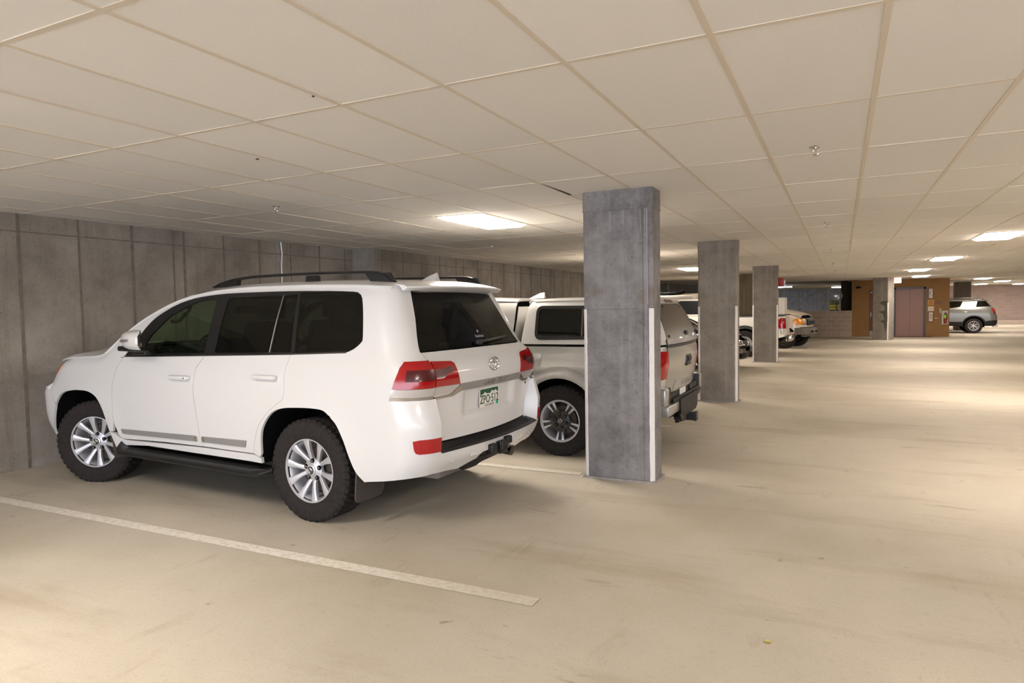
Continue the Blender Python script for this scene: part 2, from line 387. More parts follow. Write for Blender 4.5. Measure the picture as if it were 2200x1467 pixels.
gp = MB(); gp.prism([(-2.266, 5.22), (-2.266, 5.86), (-2.244, 5.86)], lambda a, b, t: (a, b, CEIL-.0045+t), .002); struct(gp.build('dark_gap_wedge', DARK))  # black wedge added to paint the darkness of a gap beside the tee
# slab above the panels keeps daylight out, and the bare slab past the lift
SLAB = concrete('slab_soffit', (150, 136, 112), .1, bump=.2)
sl = MB(); sl.box((-9, -7.2, CEIL+.05), (30, 64, CEIL+.30)); struct(sl.build('ceiling_slab' if 0 else 'ceiling', SLAB, None, 30))
# walls
m, nt, b = newmat('board_formed_concrete'); tc = N(nt, 'ShaderNodeTexCoord'); v = tc.outputs['Object']; c = lin((140, 132, 122))
n1 = noise(nt, v, 1.1, 8, .68); r1 = ramp(nt, [(.28, lin((108, 101, 92))), (.5, c), (.74, lin((166, 158, 148)))]); nt.links.new(n1, r1.inputs[0]); col = r1.outputs[0]
n2 = noise(nt, v, 5.5, 4, .7, (1, 1, .06)); col = mixc(nt, col, lin((96, 86, 72)), mrange(nt, n2, .53, .72, 0, .38))
n2b = noise(nt, v, 9, 3, .7, (1, 1, .05)); col = mixc(nt, col, lin((190, 186, 182)), mrange(nt, n2b, .62, .74, 0, .22))
n3 = noise(nt, v, 26, 4, .65); s3 = mrange(nt, n3, .27, .35, .55, 0.); col = mixc(nt, col, lin((72, 64, 56)), s3)
n5 = noise(nt, v, 150, 2, .5); sc5 = mrange(nt, n5, .3, .7, .86, 1.14); sm_ = N(nt, 'ShaderNodeVectorMath', operation='SCALE'); nt.links.new(col, sm_.inputs[0]); nt.links.new(sc5, sm_.inputs['Scale'])
nt.links.new(sm_.outputs[0], b.inputs['Base Color']); b.inputs['Roughness'].default_value = .86; b.inputs['Specular IOR Level'].default_value = .2
bpn = N(nt, 'ShaderNodeBump', Strength=.5, Distance=.006); nt.links.new(n3, bpn.inputs['Height']); nt.links.new(bpn.outputs[0], b.inputs['Normal']); WALLM = m
w = MB(); w.box((WX-.3, -7, -.1), (WX, JOG, CEIL+.05)); w.box((WX-.3, JOG, -.1), (WX2, YB+.3, CEIL+.05)); struct(w.build('wall_left', WALLM, None, 30))
# form seams standing proud of the wall
sm1 = MB(); zj = 2.44
for k, y in enumerate([-1.2, -.6, 0, .62, 1.25, 1.9, 2.55, 3.2, 3.9, 4.5, 5.11, 5.65, 5.80, 6.41, 7.02, 7.63, 8.25, 8.86]):
    sm1.obox((WX+.002, y, 1.32), .005, .009 if k % 2 else .014, 1.32, Matrix.Rotation(random.uniform(-.002, .002), 4, 'X'))
sm1.box((WX-.01, -7, zj-.006), (WX+.006, JOG, zj+.008))
y = JOG+.2
while y < YB:
    sm1.box((WX2-.01, y, 0), (WX2+.006, y+.018, CEIL)); y += random.choice((.61, .61, .61, .30))
sm1.box((WX2-.01, JOG, zj-.006), (WX2+.006, YB, zj+.006))
seam = pm('concrete_seam', (112, 104, 95), .9, 0, 0, .25, 14); struct(sm1.build('trim_2', seam, None, 30))
cd = MB(); cd.tube([(WX+.02, 7.42, 1.2), (WX+.02, 7.42, 2.30), (WX+.02, 7.44, 2.45), (WX+.02, 7.42, 2.62)], .012, 10); tag(cd.build('conduit', pm('galvanised', (205, 208, 214), .35, .7)), 'thin galvanised conduit running up the concrete wall behind the white off-roader', 'pipe')
# columns
COLM = concrete('column_concrete', (128, 124, 122), .21, (1, 1, .05), .2, .45, .8, (180, 178, 182))
COLM2 = concrete('column_concrete_brown', (138, 130, 120), .12, (1, 1, .04), .3, .3, .6, (172, 167, 162))
STRIP = pm('corner_paint', (226, 222, 218), .6, 0, 0, .05, 30)
def column(x0, y0, w, d, label, m, strips=((1, -1), (-1, -1)), rz=0, zt=1.56, cat='column', mark=True):
    c = .022; o = MB(); pts = [(-w/2+c, -d/2), (w/2-c, -d/2), (w/2, -d/2+c), (w/2, d/2-c), (w/2-c, d/2), (-w/2+c, d/2), (-w/2, d/2-c), (-w/2, -d/2+c)]
    zs = [0, .9, 1.2, 2.44, 2.445, 2.455, 2.46, CEIL+.02]; V = []
    for z in zs:
        k = -.005 if 2.444 < z < 2.456 else (.003 if z > 2.456 else 0); V += [(a+math.copysign(k, a), b_+math.copysign(k, b_), z) for a, b_ in pts]
    o.add(V, [(8*i+j, 8*i+(j+1) % 8, 8*i+8+(j+1) % 8, 8*i+8+j) for i in range(len(zs)-1) for j in range(8)]+[tuple(range(8)), tuple(range(len(V)-8, len(V)))])
    co = o.build('concrete_column', m, None, 30, loc=(x0, y0, 0), rot=(0, 0, rz)); tag(co, label, 'column')
    for sx, sy in strips:
        s = MB(); e = .003; n = 26; V = []; wv = [random.uniform(-.002, .002) for _ in range(n+1)]
        for i in range(n+1):
            z = zt*i/n; g = .012+wv[i]
            V += [(sx*(w/2-c-g), sy*(d/2+e), z), (sx*(w/2-c+.001), sy*(d/2+e), z), (sx*(w/2+e), sy*(d/2-c+.001), z), (sx*(w/2+e), sy*(d/2-c-g), z), (sx*(w/2-.01), sy*(d/2-.01), z)]
        s.add(V, [(5*i+j, 5*i+(j+1) % 5, 5*i+5+(j+1) % 5, 5*i+5+j) for i in range(n) for j in range(5)]+[tuple(range(5)), tuple(range(5*n, 5*n+5))])
        s.build('corner_paint_strip', STRIP, co)
    if mark:
        gt = MB(); gt.add(*(lambda P, q: ([(a*1.0, b_, 0) for a, b_ in P]+[(a*.985, b_*.97, .018) for a, b_ in P], [(i, (i+1) % len(P), len(P)+(i+1) % len(P), len(P)+i) for i in range(len(P))]+[tuple(range(len(P), 2*len(P)))]))(rnd([(-w/2-.02, -d/2-.03), (w/2+.02, -d/2-.03), (w/2+.03, d/2+.02), (-w/2-.02, d/2+.02)], .02), 0))
        gt.build('grout_base', pm('grout', (150, 143, 138), .9, 0, 0, .15, 20), co)
    return co
column(-1.81, 5.985, .645, .30, 'broad grey concrete column nearest the camera, between the white off-roader and the silver pickup', COLM)
c1_ = bpy.data.objects['concrete_column']
q = MB(); q.box((.235, -.1515, 0), (.238, -.149, 2.44)); q.box((.286, -.1515, .05), (.288, -.149, 2.42)); q.box((-.29, -.1512, 1.555), (.20, -.149, 1.558)); q.build('form_seam', pm('seam_dark', (84, 80, 82), .9), c1_)
q = MB()
for (x, z0, z1) in ((.268, .9, 2.44), (.277, 1.6, 2.43), (.215, 2.25, 2.44), (.255, 1.2, 2.44), (-.06, 2.25, 2.44), (.06, 2.3, 2.44)):
    q.tube([(x+.002*random.random(), -.150, z0+(z1-z0)*k/8) for k in range(9)], .0018, 5)
q.build('lime_streaks', pm('efflorescence', (182, 180, 188), .9), c1_)
column(-1.81, 11.39, .62, .26, 'second grey concrete column, just right of the silver pickup tailgate', COLM2)
column(-1.86, 19.52, .645, .26, 'third concrete column, with the white pickup tail light peeking out behind it', COLM2)
column(1.60, 32.45, .62, .62, 'lone concrete column with water stains in front of the ochre lift wall', COLM2, ((1, -1),), rz=radians(-24), mark=False)
q = MB(); q.prism([(.22, .30), (.30, .80), (.29, 1.62), (.14, 1.66), (-.04, 1.58), (.06, 1.48), (.17, 1.44), (.19, 1.24), (-.06, 1.20), (-.05, 1.17), (.12, 1.08), (.16, .84), (-.02, .80), (.14, .70)], lambda a, b, t: (a, -.3105-t, b), .0012)
q.build('water_stain', pm('damp_concrete', (92, 86, 72), .8, 0, 0, .2, 12), bpy.data.objects['concrete_column.003'])
# concrete shaft wall, dark column by the lift, blue-grey ramp wall
sh = MB(); sh.box((-4.4, 23.7, 0), (-2.25, 24.2, CEIL+.05)); tag(sh.build('shaft_wall', concrete('brown_concrete', (128, 114, 94), .1, bump=.3)), 'tall brownish concrete shaft wall rising behind the white pickup bed', 'wall')
dc_ = MB(); dc_.box((-.02, 37.2, 0), (.46, 38.0, CEIL+.05)); tag(dc_.build('concrete_column', pm('dark_concrete', (78, 68, 54), .9, 0, 0, .15, 6)), 'dark column standing behind the low block wall at the left edge of the ochre wall', 'column')
FARW = concrete('blue_grey_concrete', (136, 134, 138), .16, (1, 1, .05), .4, bump=.3)
fw = MB(); fw.box((-7.2, YB, 0), (4.2, YB+.3, CEIL+.05)); fwo = struct(fw.build('wall_back', FARW))
sm2 = MB(); x = -6.5
while x < .6: sm2.box((x, YB-.012, 0), (x+.03, YB+.01, CEIL)); x += .61
struct(sm2.build('trim_3', seam, None, 30))
# low block wall
def brickmat(name, c1, c2, mort, w=.40, h=.20, off=.5):
    m, nt, b = newmat(name); tc = N(nt, 'ShaderNodeTexCoord'); mp = N(nt, 'ShaderNodeMapping'); mp.inputs['Rotation'].default_value = (radians(90), 0, 0); nt.links.new(tc.outputs['Object'], mp.inputs[0])
    br = N(nt, 'ShaderNodeTexBrick'); nt.links.new(mp.outputs[0], br.inputs['Vector']); br.inputs['Scale'].default_value = 1; br.inputs['Brick Width'].default_value = w; br.inputs['Row Height'].default_value = h; br.inputs['Mortar Size'].default_value = .012
    br.inputs['Color1'].default_value = (*lin(c1), 1); br.inputs['Color2'].default_value = (*lin(c2), 1); br.inputs['Mortar'].default_value = (*lin(mort), 1); br.inputs['Mortar Smooth'].default_value = .2
    n5 = noise(nt, tc.outputs['Object'], 60, 3, .6); q = mrange(nt, n5, .3, .7, .85, 1.12); s = N(nt, 'ShaderNodeVectorMath', operation='SCALE'); nt.links.new(br.outputs[0], s.inputs[0]); nt.links.new(q, s.inputs['Scale'])
    nt.links.new(s.outputs[0], b.inputs['Base Color']); b.inputs['Roughness'].default_value = .9; return m
BLK = brickmat('block_wall', (178, 160, 142), (168, 149, 131), (192, 176, 156), .41, .204)
lw = MB(); lw.box((-4.2, 35.4, 0), (.45, 35.6, 1.22)); tag(lw.build('low_block_wall', BLK), 'waist-high wall of grey-tan concrete blocks left of the ochre wall', 'wall')
BLK2 = brickmat('far_block_wall', (200, 182, 172), (190, 169, 159), (203, 187, 177), .41, .204)
rw = MB(); rw.box((4.2, 56, -.02), (30, 56.3, CEIL+.05)); struct(rw.build('wall_far', BLK2))
kb = MB(); kb.box((4.2, 55.2, 0), (30, 56, .26)); struct(kb.build('trim_4', pm('kerb_concrete', (206, 190, 176), .8, 0, 0, .06, 5)))
dk = MB(); dk.box((5.55, 43.2, 0), (6.25, 44.0, CEIL+.05)); tag(dk.build('concrete_column', pm('far_column_concrete', (112, 100, 88), .9, 0, 0, .12, 5)), 'concrete column far away above the roof of the silver crossover', 'column')  # far column in one even brown-grey concrete colour
rr = MB(); rr.box((20, -7, 0), (20.3, 56, CEIL+.05)); struct(rr.build('wall_right', WALLM))
# lift lobby block
OC = pm('ochre_paint', (150, 114, 72), .75, 0, 0, .06, 3, .12, .2)
ob = MB(); Y0 = 35.4
ob.box((.45, Y0, 0), (1.16, Y0+.3, CEIL+.05)); ob.box((1.16, Y0, 2.15), (1.98, Y0+.3, CEIL+.05)); ob.box((1.98, Y0, 0), (2.17, Y0+.3, CEIL+.05)); ob.box((2.17, Y0, 2.25), (3.43, Y0+.3, CEIL+.05)); ob.box((3.43, Y0, 0), (4.33, Y0+.3, CEIL+.05))
ob.box((4.13, Y0+.3, 0), (4.33, 43, CEIL+.05)); ob.box((.45, Y0+.3, 0), (.65, 43, CEIL+.05)); ob.box((1.0, Y0+.5, 0), (3.5, Y0+.6, 2.4))
struct(ob.build('wall_lobby', OC, None, 30))
BRN = pm('brown_door_paint', (112, 70, 44), .5)
dr = MB(); dr.box((1.16, Y0+.14, 0), (1.98, Y0+.19, 2.13)); d1 = struct(dr.build('door_1', BRN))
q = MB(); q.box((1.22, Y0+.11, .92), (1.27, Y0+.14, 1.14)); q.tube([(1.24, Y0+.12, 1.0), (1.24, Y0+.06, 1.0), (1.34, Y0+.06, 1.0)], .012); q.build('door_handle', CHROME, d1)
q = MB(); q.box((1.19, Y0+.135, .02), (1.94, Y0+.14, .26)); q.build('kick_plate', pm('brushed_plate', (170, 160, 140), .4, .5), d1)
q = MB(); q.box((1.21, Y0+.12, 2.02), (1.33, Y0+.14, 2.10)); q.build('door_closer', CHROME, d1)
MAU = pm('lift_door_paint', (150, 112, 98), .45, 0, 0, .03, 30)
FRM = pm('lift_frame', (72, 64, 76), .4)
el = thing('elevator_entrance', 'mauve two-panel lift doors in a dark frame set in the ochre wall', 'elevator', (2.80, Y0, 0))
f = MB(); f.box((-.63, -.03, 0), (-.55, .14, 2.25)); f.box((.55, -.03, 0), (.63, .14, 2.25)); f.box((-.63, -.03, 2.17), (.63, .14, 2.25)); f.build('door_frame', FRM, el)
for s in (-1, 1): q = MB(); q.box((min(s*.003, s*.55), .06, .01), (max(s*.003, s*.55), .10, 2.17)); q.build('lift_door', MAU, el)
q = MB(); q.box((-.75, -.30, 0), (.85, -.005, .012)); q.build('threshold_mat', pm('dark_red_mat', (88, 50, 40), .9), el)
# things on the ochre wall
def plq(x0, z0, x1, z1, fr, face, name, label, cat='sign', extra=None):
    t = thing(name, label, cat, ((x0+x1)/2, Y0, z0)); w2 = (x1-x0)/2; h = z1-z0
    a = MB(); a.box((-w2, -.02, 0), (w2, 0, h)); a.build('backplate', fr, t)
    a = MB(); a.box((-w2+.035, -.026, .035), (w2-.035, -.018, h-.035)); a.build('face_panel', face, t)
    if extra: extra(t, w2, h)
    return t
MFR = pm('maroon_frame', (104, 66, 62), .5); CRM = pm('cream_panel', (214, 196, 170), .5); GLD = pm('gold_panel', (200, 146, 62), .5)
def ind(t, w2, h):
    a = MB(); a.box((-.05, -.032, h*.42), (.05, -.024, h*.58)); a.build('display_window', pm('display_black', (14, 16, 14), .2), t)
    a = MB(); a.box((.005, -.036, h*.46), (.03, -.030, h*.54)); a.build('floor_number', pm('green_led', (10, 60, 30), .4, emit=(.05, 1, .35), es=3), t)
plq(3.50, 1.70, 3.72, 2.20, MFR, CRM, 'floor_indicator', 'upright lift floor indicator with a green number, right of the lift doors', 'indicator', ind)
def evac(t, w2, h):
    a = MB()
    for z in (.07, .12, .17, .22): a.box((-.05, -.030, h*.25+z-.012), (.05, -.0255, h*.25+z+.004))
    a.build('sign_print', pm('brown_print', (120, 80, 40), .6), t)
plq(3.50, 1.42, 3.74, 1.66, GLD, pm('gold_print', (176, 118, 54), .5), 'wall_sign', 'small gold sign directly under the lift floor indicator', 'sign')
a = MB(); a.box((-.14, -.012, 0), (.14, 0, .13)); o = a.build('wall_sign', pm('brown_sign', (126, 78, 48), .5), loc=(3.92, Y0, 1.47)); tag(o, 'small brown sign right of the gold sign on the ochre wall', 'sign')
a = MB(); a.box((-.115, -.012, 0), (.115, 0, .22)); o = a.build('wall_sign', CRM, loc=(3.62, Y0, 1.15)); tag(o, 'plain cream notice between the gold sign and the lift call panel', 'sign')
plq(3.51, .66, 3.73, 1.14, MFR, CRM, 'call_panel', 'maroon-framed lift call panel, the lowest plate beside the lift doors', 'panel', evac)
a = MB(); a.box((-.06, -.01, 0), (.06, 0, .03)); tag(a.build('wall_sign', CRM, loc=(3.83, Y0, .82)), 'tiny white label beside the lift call panel', 'sign')
a = MB(); a.obox((0, -.03, .12), .045, .03, .12, bev=.012); a.obox((0, -.05, .02), .02, .02, .03, bev=.008); tag(a.build('phone_box', pm('grey_box', (176, 160, 126), .5), loc=(3.98, Y0, 1.04)), 'slim beige wall box above and left of the fire extinguisher', 'box')
fx = thing('extinguisher_cabinet', 'open-fronted white cabinet on the right end of the ochre wall, holding the extinguisher', 'cabinet', (4.16, Y0, .55))
q = MB(); q.box((-.115, -.02, 0), (-.10, 0, .62)); q.box((.10, -.02, 0), (.115, 0, .62)); q.box((-.115, -.02, .60), (.115, 0, .62)); q.box((-.115, -.02, 0), (.115, 0, .03)); q.box((-.12, -.006, 0), (.12, 0, .62)); q.build('cabinet_frame', pm('cab_white', (206, 200, 184), .4), fx)
fe = thing('fire_extinguisher', 'red fire extinguisher with a lime green tag inside the white cabinet', 'fire extinguisher', (4.16, Y0-.09, .60))
q = MB(); q.tube([(0, 0, 0), (0, 0, .36), (0, 0, .40), (0, 0, .42)], .06, 20, rs=[.06, .06, .04, .02]); q.build('cylinder', pm('ext_red', (150, 40, 30), .3), fe)
q = MB(); q.tube([(0, 0, .42), (0, 0, .46)], .02); q.obox((.02, 0, .47), .05, .01, .01); q.tube([(.02, 0, .45), (.08, 0, .40), (.075, 0, .15)], .01); q.build('valve_and_hose', SATIN, fe)
q = MB(); q.box((-.06, -.066, .24), (.03, -.060, .38)); q.build('inspection_tag', pm('lime_tag', (150, 225, 60), .5), fe)
cmr = MB(); cmr.obox((0, -.14, 0), .05, .12, .045, Matrix.Rotation(.5, 4, 'Z'), bev=.01); cmr.tube([(0, 0, -.03), (0, -.1, 0)], .02); cmr.add([(-.12, -.12, -.01), (.12, -.2, -.03), (.02, -.3, -.04), (-.02, -.1, .05)], [(0, 1, 2), (0, 2, 3), (1, 0, 3), (2, 1, 3)])
tag(cmr.build('security_camera', SATIN, loc=(.72, Y0, 2.30)), 'black security camera high on the ochre wall, left of the lone column', 'camera')
# EXIT sign
xs_ = thing('exit_sign', 'illuminated red-lettered EXIT sign hanging by the lone column', 'sign', (2.10, 32.6, 2.385))
q = MB(); q.box((-.16, -.03, 0), (.16, .03, .22)); q.build('sign_housing', pm('exit_housing', (235, 205, 190), .4, emit=(1, .62, .5), es=2.6), xs_)
text_mb('EXIT', .17, lambda a, b, t: Vector((a, -.031-t, b+.11)), .003, .8, bold=.004).build('sign_lettering', pm('exit_red', (220, 30, 20), .4, emit=(1, .08, .05), es=3), xs_, rec=False)
q = MB(); q.tube([(0, 0, .215), (0, 0, CEIL-2.385)], .012); q.build('stem', SATIN, xs_)
# mirror, yellow sign, far strip light
mi = thing('convex_mirror', 'round convex traffic mirror on a post over the low block wall, above the yellow sign', 'mirror', (-.17, 35.55, 1.93), radians(20)); q = MB(); q.lathe([(.001, -.08), (.08, -.07), (.16, -.045), (.22, -.005), (.225, 0)], 32)
q.build('mirror_face', pm('mirror_silver', (200, 210, 225), .15, .6), mi); q = MB(); q.lathe([(.225, .0), (.24, .0), (.24, .02), (.2, .04), (.001, .05)], 32); q.build('mirror_back', pm('mirror_back_grey', (150, 150, 155), .6), mi); q = MB(); q.tube([(0, .05, 0), (0, .06, -.4), (0, .06, -.72)], .018); q.build('bracket', SATIN, mi)
ys = thing('warning_sign', 'yellow and black warning sign under the convex mirror', 'sign', (-.30, 35.66, 1.12)); q = MB(); q.box((-.20, -.012, 0), (.20, 0, .58)); q.build('sign_board', pm('sign_yellow', (196, 186, 60), .5), ys)
BLKP = pm('sign_black', (22, 22, 20), .5); q = MB(); q.box((-.20, -.015, .40), (.20, -.012, .58)); q.build('sign_band', BLKP, ys); q = MB(); q.box((-.20, -.015, .10), (.20, -.012, .15)); q.build('sign_band', BLKP, ys)
text_mb('SLOW', .13, lambda a, b, t: Vector((a, -.016-t, b+.49)), .002, 1.0, bold=.002).build('sign_lettering', pm('sign_yellow', (196, 186, 60)), ys, rec=False)
text_mb('DOWN', .10, lambda a, b, t: Vector((a, -.013-t, b+.27)), .002, 1.0, bold=.002).build('sign_lettering', BLKP, ys, rec=False)
rd = thing('alarm_strobe', 'small red alarm strobe sticking out beside the third concrete column', 'alarm', (-1.535, 19.60, 2.05)); q = MB(); q.obox((.06, 0, .12), .07, .07, .12, bev=.01); q.build('strobe_housing', pm('alarm_red', (150, 30, 34), .4), rd); q = MB(); q.obox((.15, 0, .12), .02, .03, .06, bev=.01); q.build('strobe_lens', CLEAR, rd)
dbx = MB(); dbx.obox((0, 0, 0), .35, .2, .17, bev=.01); dbx.tube([(-.15, -.2, .1), (-.15, -.2, -.12)], .03); tag(dbx.build('heater_unit', pm('dark_green_metal', (48, 48, 38), .6), loc=(-6.6, 27.0, 2.30)), 'dark equipment box hung high on the left wall beyond the silver pickup', 'heater')
# parking lines, stains, leaves
LN = pm('line_paint', (232, 226, 212), .6, 0, 0, .10, 14, .2, .3)
m = MATS['line_paint']; nt = m.node_tree; b = nt.nodes['Principled BSDF']; tc = nt.nodes['Texture Coordinate']; nz = noise(nt, tc.outputs['Object'], 26, 5, .75); al0 = mrange(nt, nz, .30, .55, .15, 1); xs_p = N(nt, 'ShaderNodeSeparateXYZ'); nt.links.new(tc.outputs['Object'], xs_p.inputs[0]); wr = mrange(nt, xs_p.outputs['X'], -3.2, -1.6, 1, .42); ml = N(nt, 'ShaderNodeMath', operation='MULTIPLY'); nt.links.new(al0, ml.inputs[0]); nt.links.new(wr, ml.inputs[1]); al = ml.outputs[0]
nt.links.new(mixc(nt, lin((188, 178, 158)), lin((232, 227, 216)), al), b.inputs['Base Color'])
def line(x0, y0, x1, y1, w, label):
    mb = MB(); d = Vector((x1-x0, y1-y0)).normalized(); n_ = Vector((-d.y, d.x))*w/2; k = 24; V = []
    for i in range(k+1):
        t = i/k; x, y = x0+(x1-x0)*t, y0+(y1-y0)*t; z = floor_z(x)+.0025; V += [(x+n_.x, y+n_.y, z), (x-n_.x, y-n_.y, z), (x+n_.x, y+n_.y, z+.0012), (x-n_.x, y-n_.y, z+.0012)]
    mb.add(V, [q for i in range(k) for q in ((4*i+2, 4*i+3, 4*i+7, 4*i+6), (4*i, 4*i+4, 4*i+5, 4*i+1), (4*i, 4*i+2, 4*i+6, 4*i+4), (4*i+1, 4*i+5, 4*i+7, 4*i+3))]); return tag(mb.build('parking_line', LN), label, 'road marking')
line(WX+.05, 3.17, -1.46, 3.20, .10, 'white parking line on the floor between the camera and the off-roader')
line(-7.0, 5.91, -2.2, 5.91, .10, 'white parking line on the floor running under the off-roader to the near column')
line(-7.0, 8.72, -2.0, 8.72, .10, 'white parking line beyond the silver pickup, behind the near column')
line(-1.5, 27.5, -.2, 33.0, .10, 'faint far parking line in front of the low block wall')
line(.4, 30.5, 3.2, 33.5, .10, 'faint far parking line in front of the lone column')
random.seed(21)
for k, (x, y, r, c, lb) in enumerate([(-1.72, 2.02, .018, (130, 84, 36), 'curled brown dead leaf lying on the floor in the left foreground'), (-.30, 3.25, .018, (196, 180, 104), 'pale yellow leaf fragment on the floor in the middle foreground'), (-.05, 2.0, .016, (150, 110, 64), 'tiny tan leaf crumb on the floor near the bottom of the picture'), (-.12, 2.86, .012, (130, 110, 80), 'little grey-brown crumb on the floor in the right foreground')]):
    mb = MB(); P = [(r*(.5+.6*random.random())*cos(t*pi/4), r*(.5+.6*random.random())*sin(t*pi/4)) for t in range(8)]
    mb.add([(a, b_, .004+.006*random.random()) for a, b_ in P]+[(0, 0, .003)], [(i, (i+1) % 8, 8) for i in range(8)]); mb.add([(a*.98, b_*.98, .001) for a, b_ in P], [tuple(range(8))])
    tag(mb.build('dead_leaf', pm('leaf_%s' % ('abcd'[k]), c, .8), loc=(x, y, 0), rec=False), lb, 'leaf')
# recessed ceiling lights
lampm, nt, b = newmat('light_diffuser'); b.inputs['Base Color'].default_value = (.9, .9, .88, 1); b.inputs['Emission Color'].default_value = LAMP_COL; b.inputs['Emission Strength'].default_value = LAMP_STR
lampc, nt, b = newmat('cool_light_diffuser'); b.inputs['Base Color'].default_value = (.9, .9, .88, 1); b.inputs['Emission Color'].default_value = LAMP_COOL; b.inputs['Emission Strength'].default_value = 80
proto = None
LBL = {(-7, 3): 'recessed ceiling light glowing directly above and behind the white off-roader', (-7, 13): 'recessed ceiling light seen just left of the second concrete column', (3, 8): 'largest recessed ceiling light at the right edge of the picture', (3, 13): 'second recessed ceiling light of the right-hand row', (3, 18): 'third recessed ceiling light of the right-hand row', (4, 23): 'small recessed ceiling light just in front of the ochre lift wall', (9, 28): 'recessed ceiling light above the rear of the silver crossover', (9, 23): 'recessed ceiling light high on the right beyond the right-hand row',
       (-7, 8): 'recessed ceiling light hidden behind the near column', (-7, 18): 'recessed ceiling light behind the second column', (-7, -2): 'recessed ceiling light over the empty bay left of the camera', (3, -2): 'recessed ceiling light over the aisle beside the camera', (3, 3): 'recessed ceiling light over the aisle just out of view'}
for (i, j) in sorted(lights):
    x0, y0 = GX0+i*GA, GY0+j*GB; far = y0 > 42
    lb = LBL.get((i, j), 'recessed ceiling light %s' % ('far off before the distant block wall' if far else 'out of view over the right-hand bays'))
    t = thing('ceiling_light', lb, 'ceiling light', (x0+GA/2, y0+GB/2, CEIL), group='recessed ceiling lights')
    f = MB(); w2, h2 = GA/2-.006, GB/2-.006
    for a, bq in (((-w2, -h2, -.008), (w2, -h2+.022, .03)), ((-w2, h2-.022, -.008), (w2, h2, .03)), ((-w2, -h2+.022, -.008), (-w2+.022, h2-.022, .03)), ((w2-.022, -h2+.022, -.008), (w2, h2-.022, .03))): f.box(a, bq)
    f.build('light_frame', pm('light_frame_white', (230, 224, 212), .5), t)
    d = MB(); a_, b_ = w2-.024, h2-.024; d.add([(sx*(a_-k), sy*(b_-k), z) for z, k in ((.015, 0), (-.010, 0), (-.038, .05)) for sx, sy in ((-1, -1), (1, -1), (1, 1), (-1, 1))], [(0, 1, 2, 3), (11, 10, 9, 8)]+[(4*q_+k, 4*q_+(k+1) % 4, 4*q_+4+(k+1) % 4, 4*q_+4+k) for q_ in (0, 1) for k in range(4)]); d.build('diffuser', lampm, t)
for (x, y, rz_, lb) in ((.05, 47.2, 0, 'bluish fluorescent strip light beyond the low block wall, above the convex mirror'), (-3.2, 42.5, 0, 'bluish fluorescent strip light far off above the van hood'), (-4.6, 50, 0, 'farthest bluish fluorescent strip light in the ramp beyond the block wall')):
    t = thing('strip_light', lb, 'ceiling light', (x, y, CEIL+.04), rz_, group=None)
    f = MB(); f.box((-.62, -.10, -.06), (.62, .10, .01)); f.build('light_housing', pm('light_frame_white', (230, 224, 212), .5), t)
    f = MB(); f.box((-.60, -.085, -.10), (.60, .085, -.06)); f.build('diffuser', lampc, t)
# sprinklers
def sprinkler(x, y, label):
    t = thing('sprinkler', label, 'sprinkler', (x, y, CEIL), group='pendent sprinklers')
    a = MB(); a.tube([(0, 0, -.001), (0, 0, -.006)], .038, 24, rs=[.040, .030]); a.build('escutcheon', CHROME, t)
    a = MB(); a.tube([(0, 0, -.005), (0, 0, -.022)], .010, 12); 
    for s in (-1, 1): a.tube([(s*.008, 0, -.02), (s*.017, 0, -.03), (s*.016, 0, -.045), (s*.004, 0, -.058)], .0032, 8)
    a.tube([(0, 0, -.022), (0, 0, -.06)], .0025, 8); a.build('sprinkler_body', CHROME, t)
    a = MB(); n = 24; V = [((.020 if k % 2 else .014)*cos(2*pi*k/n), (.020 if k % 2 else .014)*sin(2*pi*k/n), z) for z in (-.060, -.0615) for k in range(n)]
    a.add(V, [tuple(range(n)), tuple(range(n, 2*n))[::-1]]+[(k, (k+1) % n, n+(k+1) % n, n+k) for k in range(n)]); a.build('deflector', CHROME, t)
for x, y, lb in [(-.16, 4.97, 'nearest chrome sprinkler head, top right of the picture'), (-.18, 9.65, 'second chrome sprinkler head of the aisle row'), (-.19, 14.51, 'third sprinkler head of the aisle row'), (-.20, 19.3, 'fourth sprinkler head of the aisle row'), (-.17, 23.6, 'fifth and farthest sprinkler head of the aisle row'),
                 (-4.99, 4.94, 'chrome sprinkler head on the ceiling above the off-roader hood'), (-5.08, 9.63, 'sprinkler head on the ceiling beyond the light over the off-roader'), (-4.95, 19.9, 'sprinkler head far off between the first two columns'), (4.88, 25.29, 'sprinkler head at the far right of the picture'), (4.73, 29.55, 'sprinkler head left of the one at the far right'), (4.75, 34.2, 'small far sprinkler head near the corner of the ochre wall')]: sprinkler(x, y, lb)
for (x, y, r, lb) in ((-3.56, 3.37, .011, 'dark round plug in a ceiling panel above the off-roader'), (-2.30, 2.54, .007, 'tiny dark nick in a ceiling panel at the upper left')):
    a = MB(); a.tube([(0, 0, 0), (0, 0, -.006)], r, 14); tag(a.build('ceiling_plug', pm('plug_brown', (84, 60, 50), .7), loc=(x, y, CEIL)), lb, 'plug')
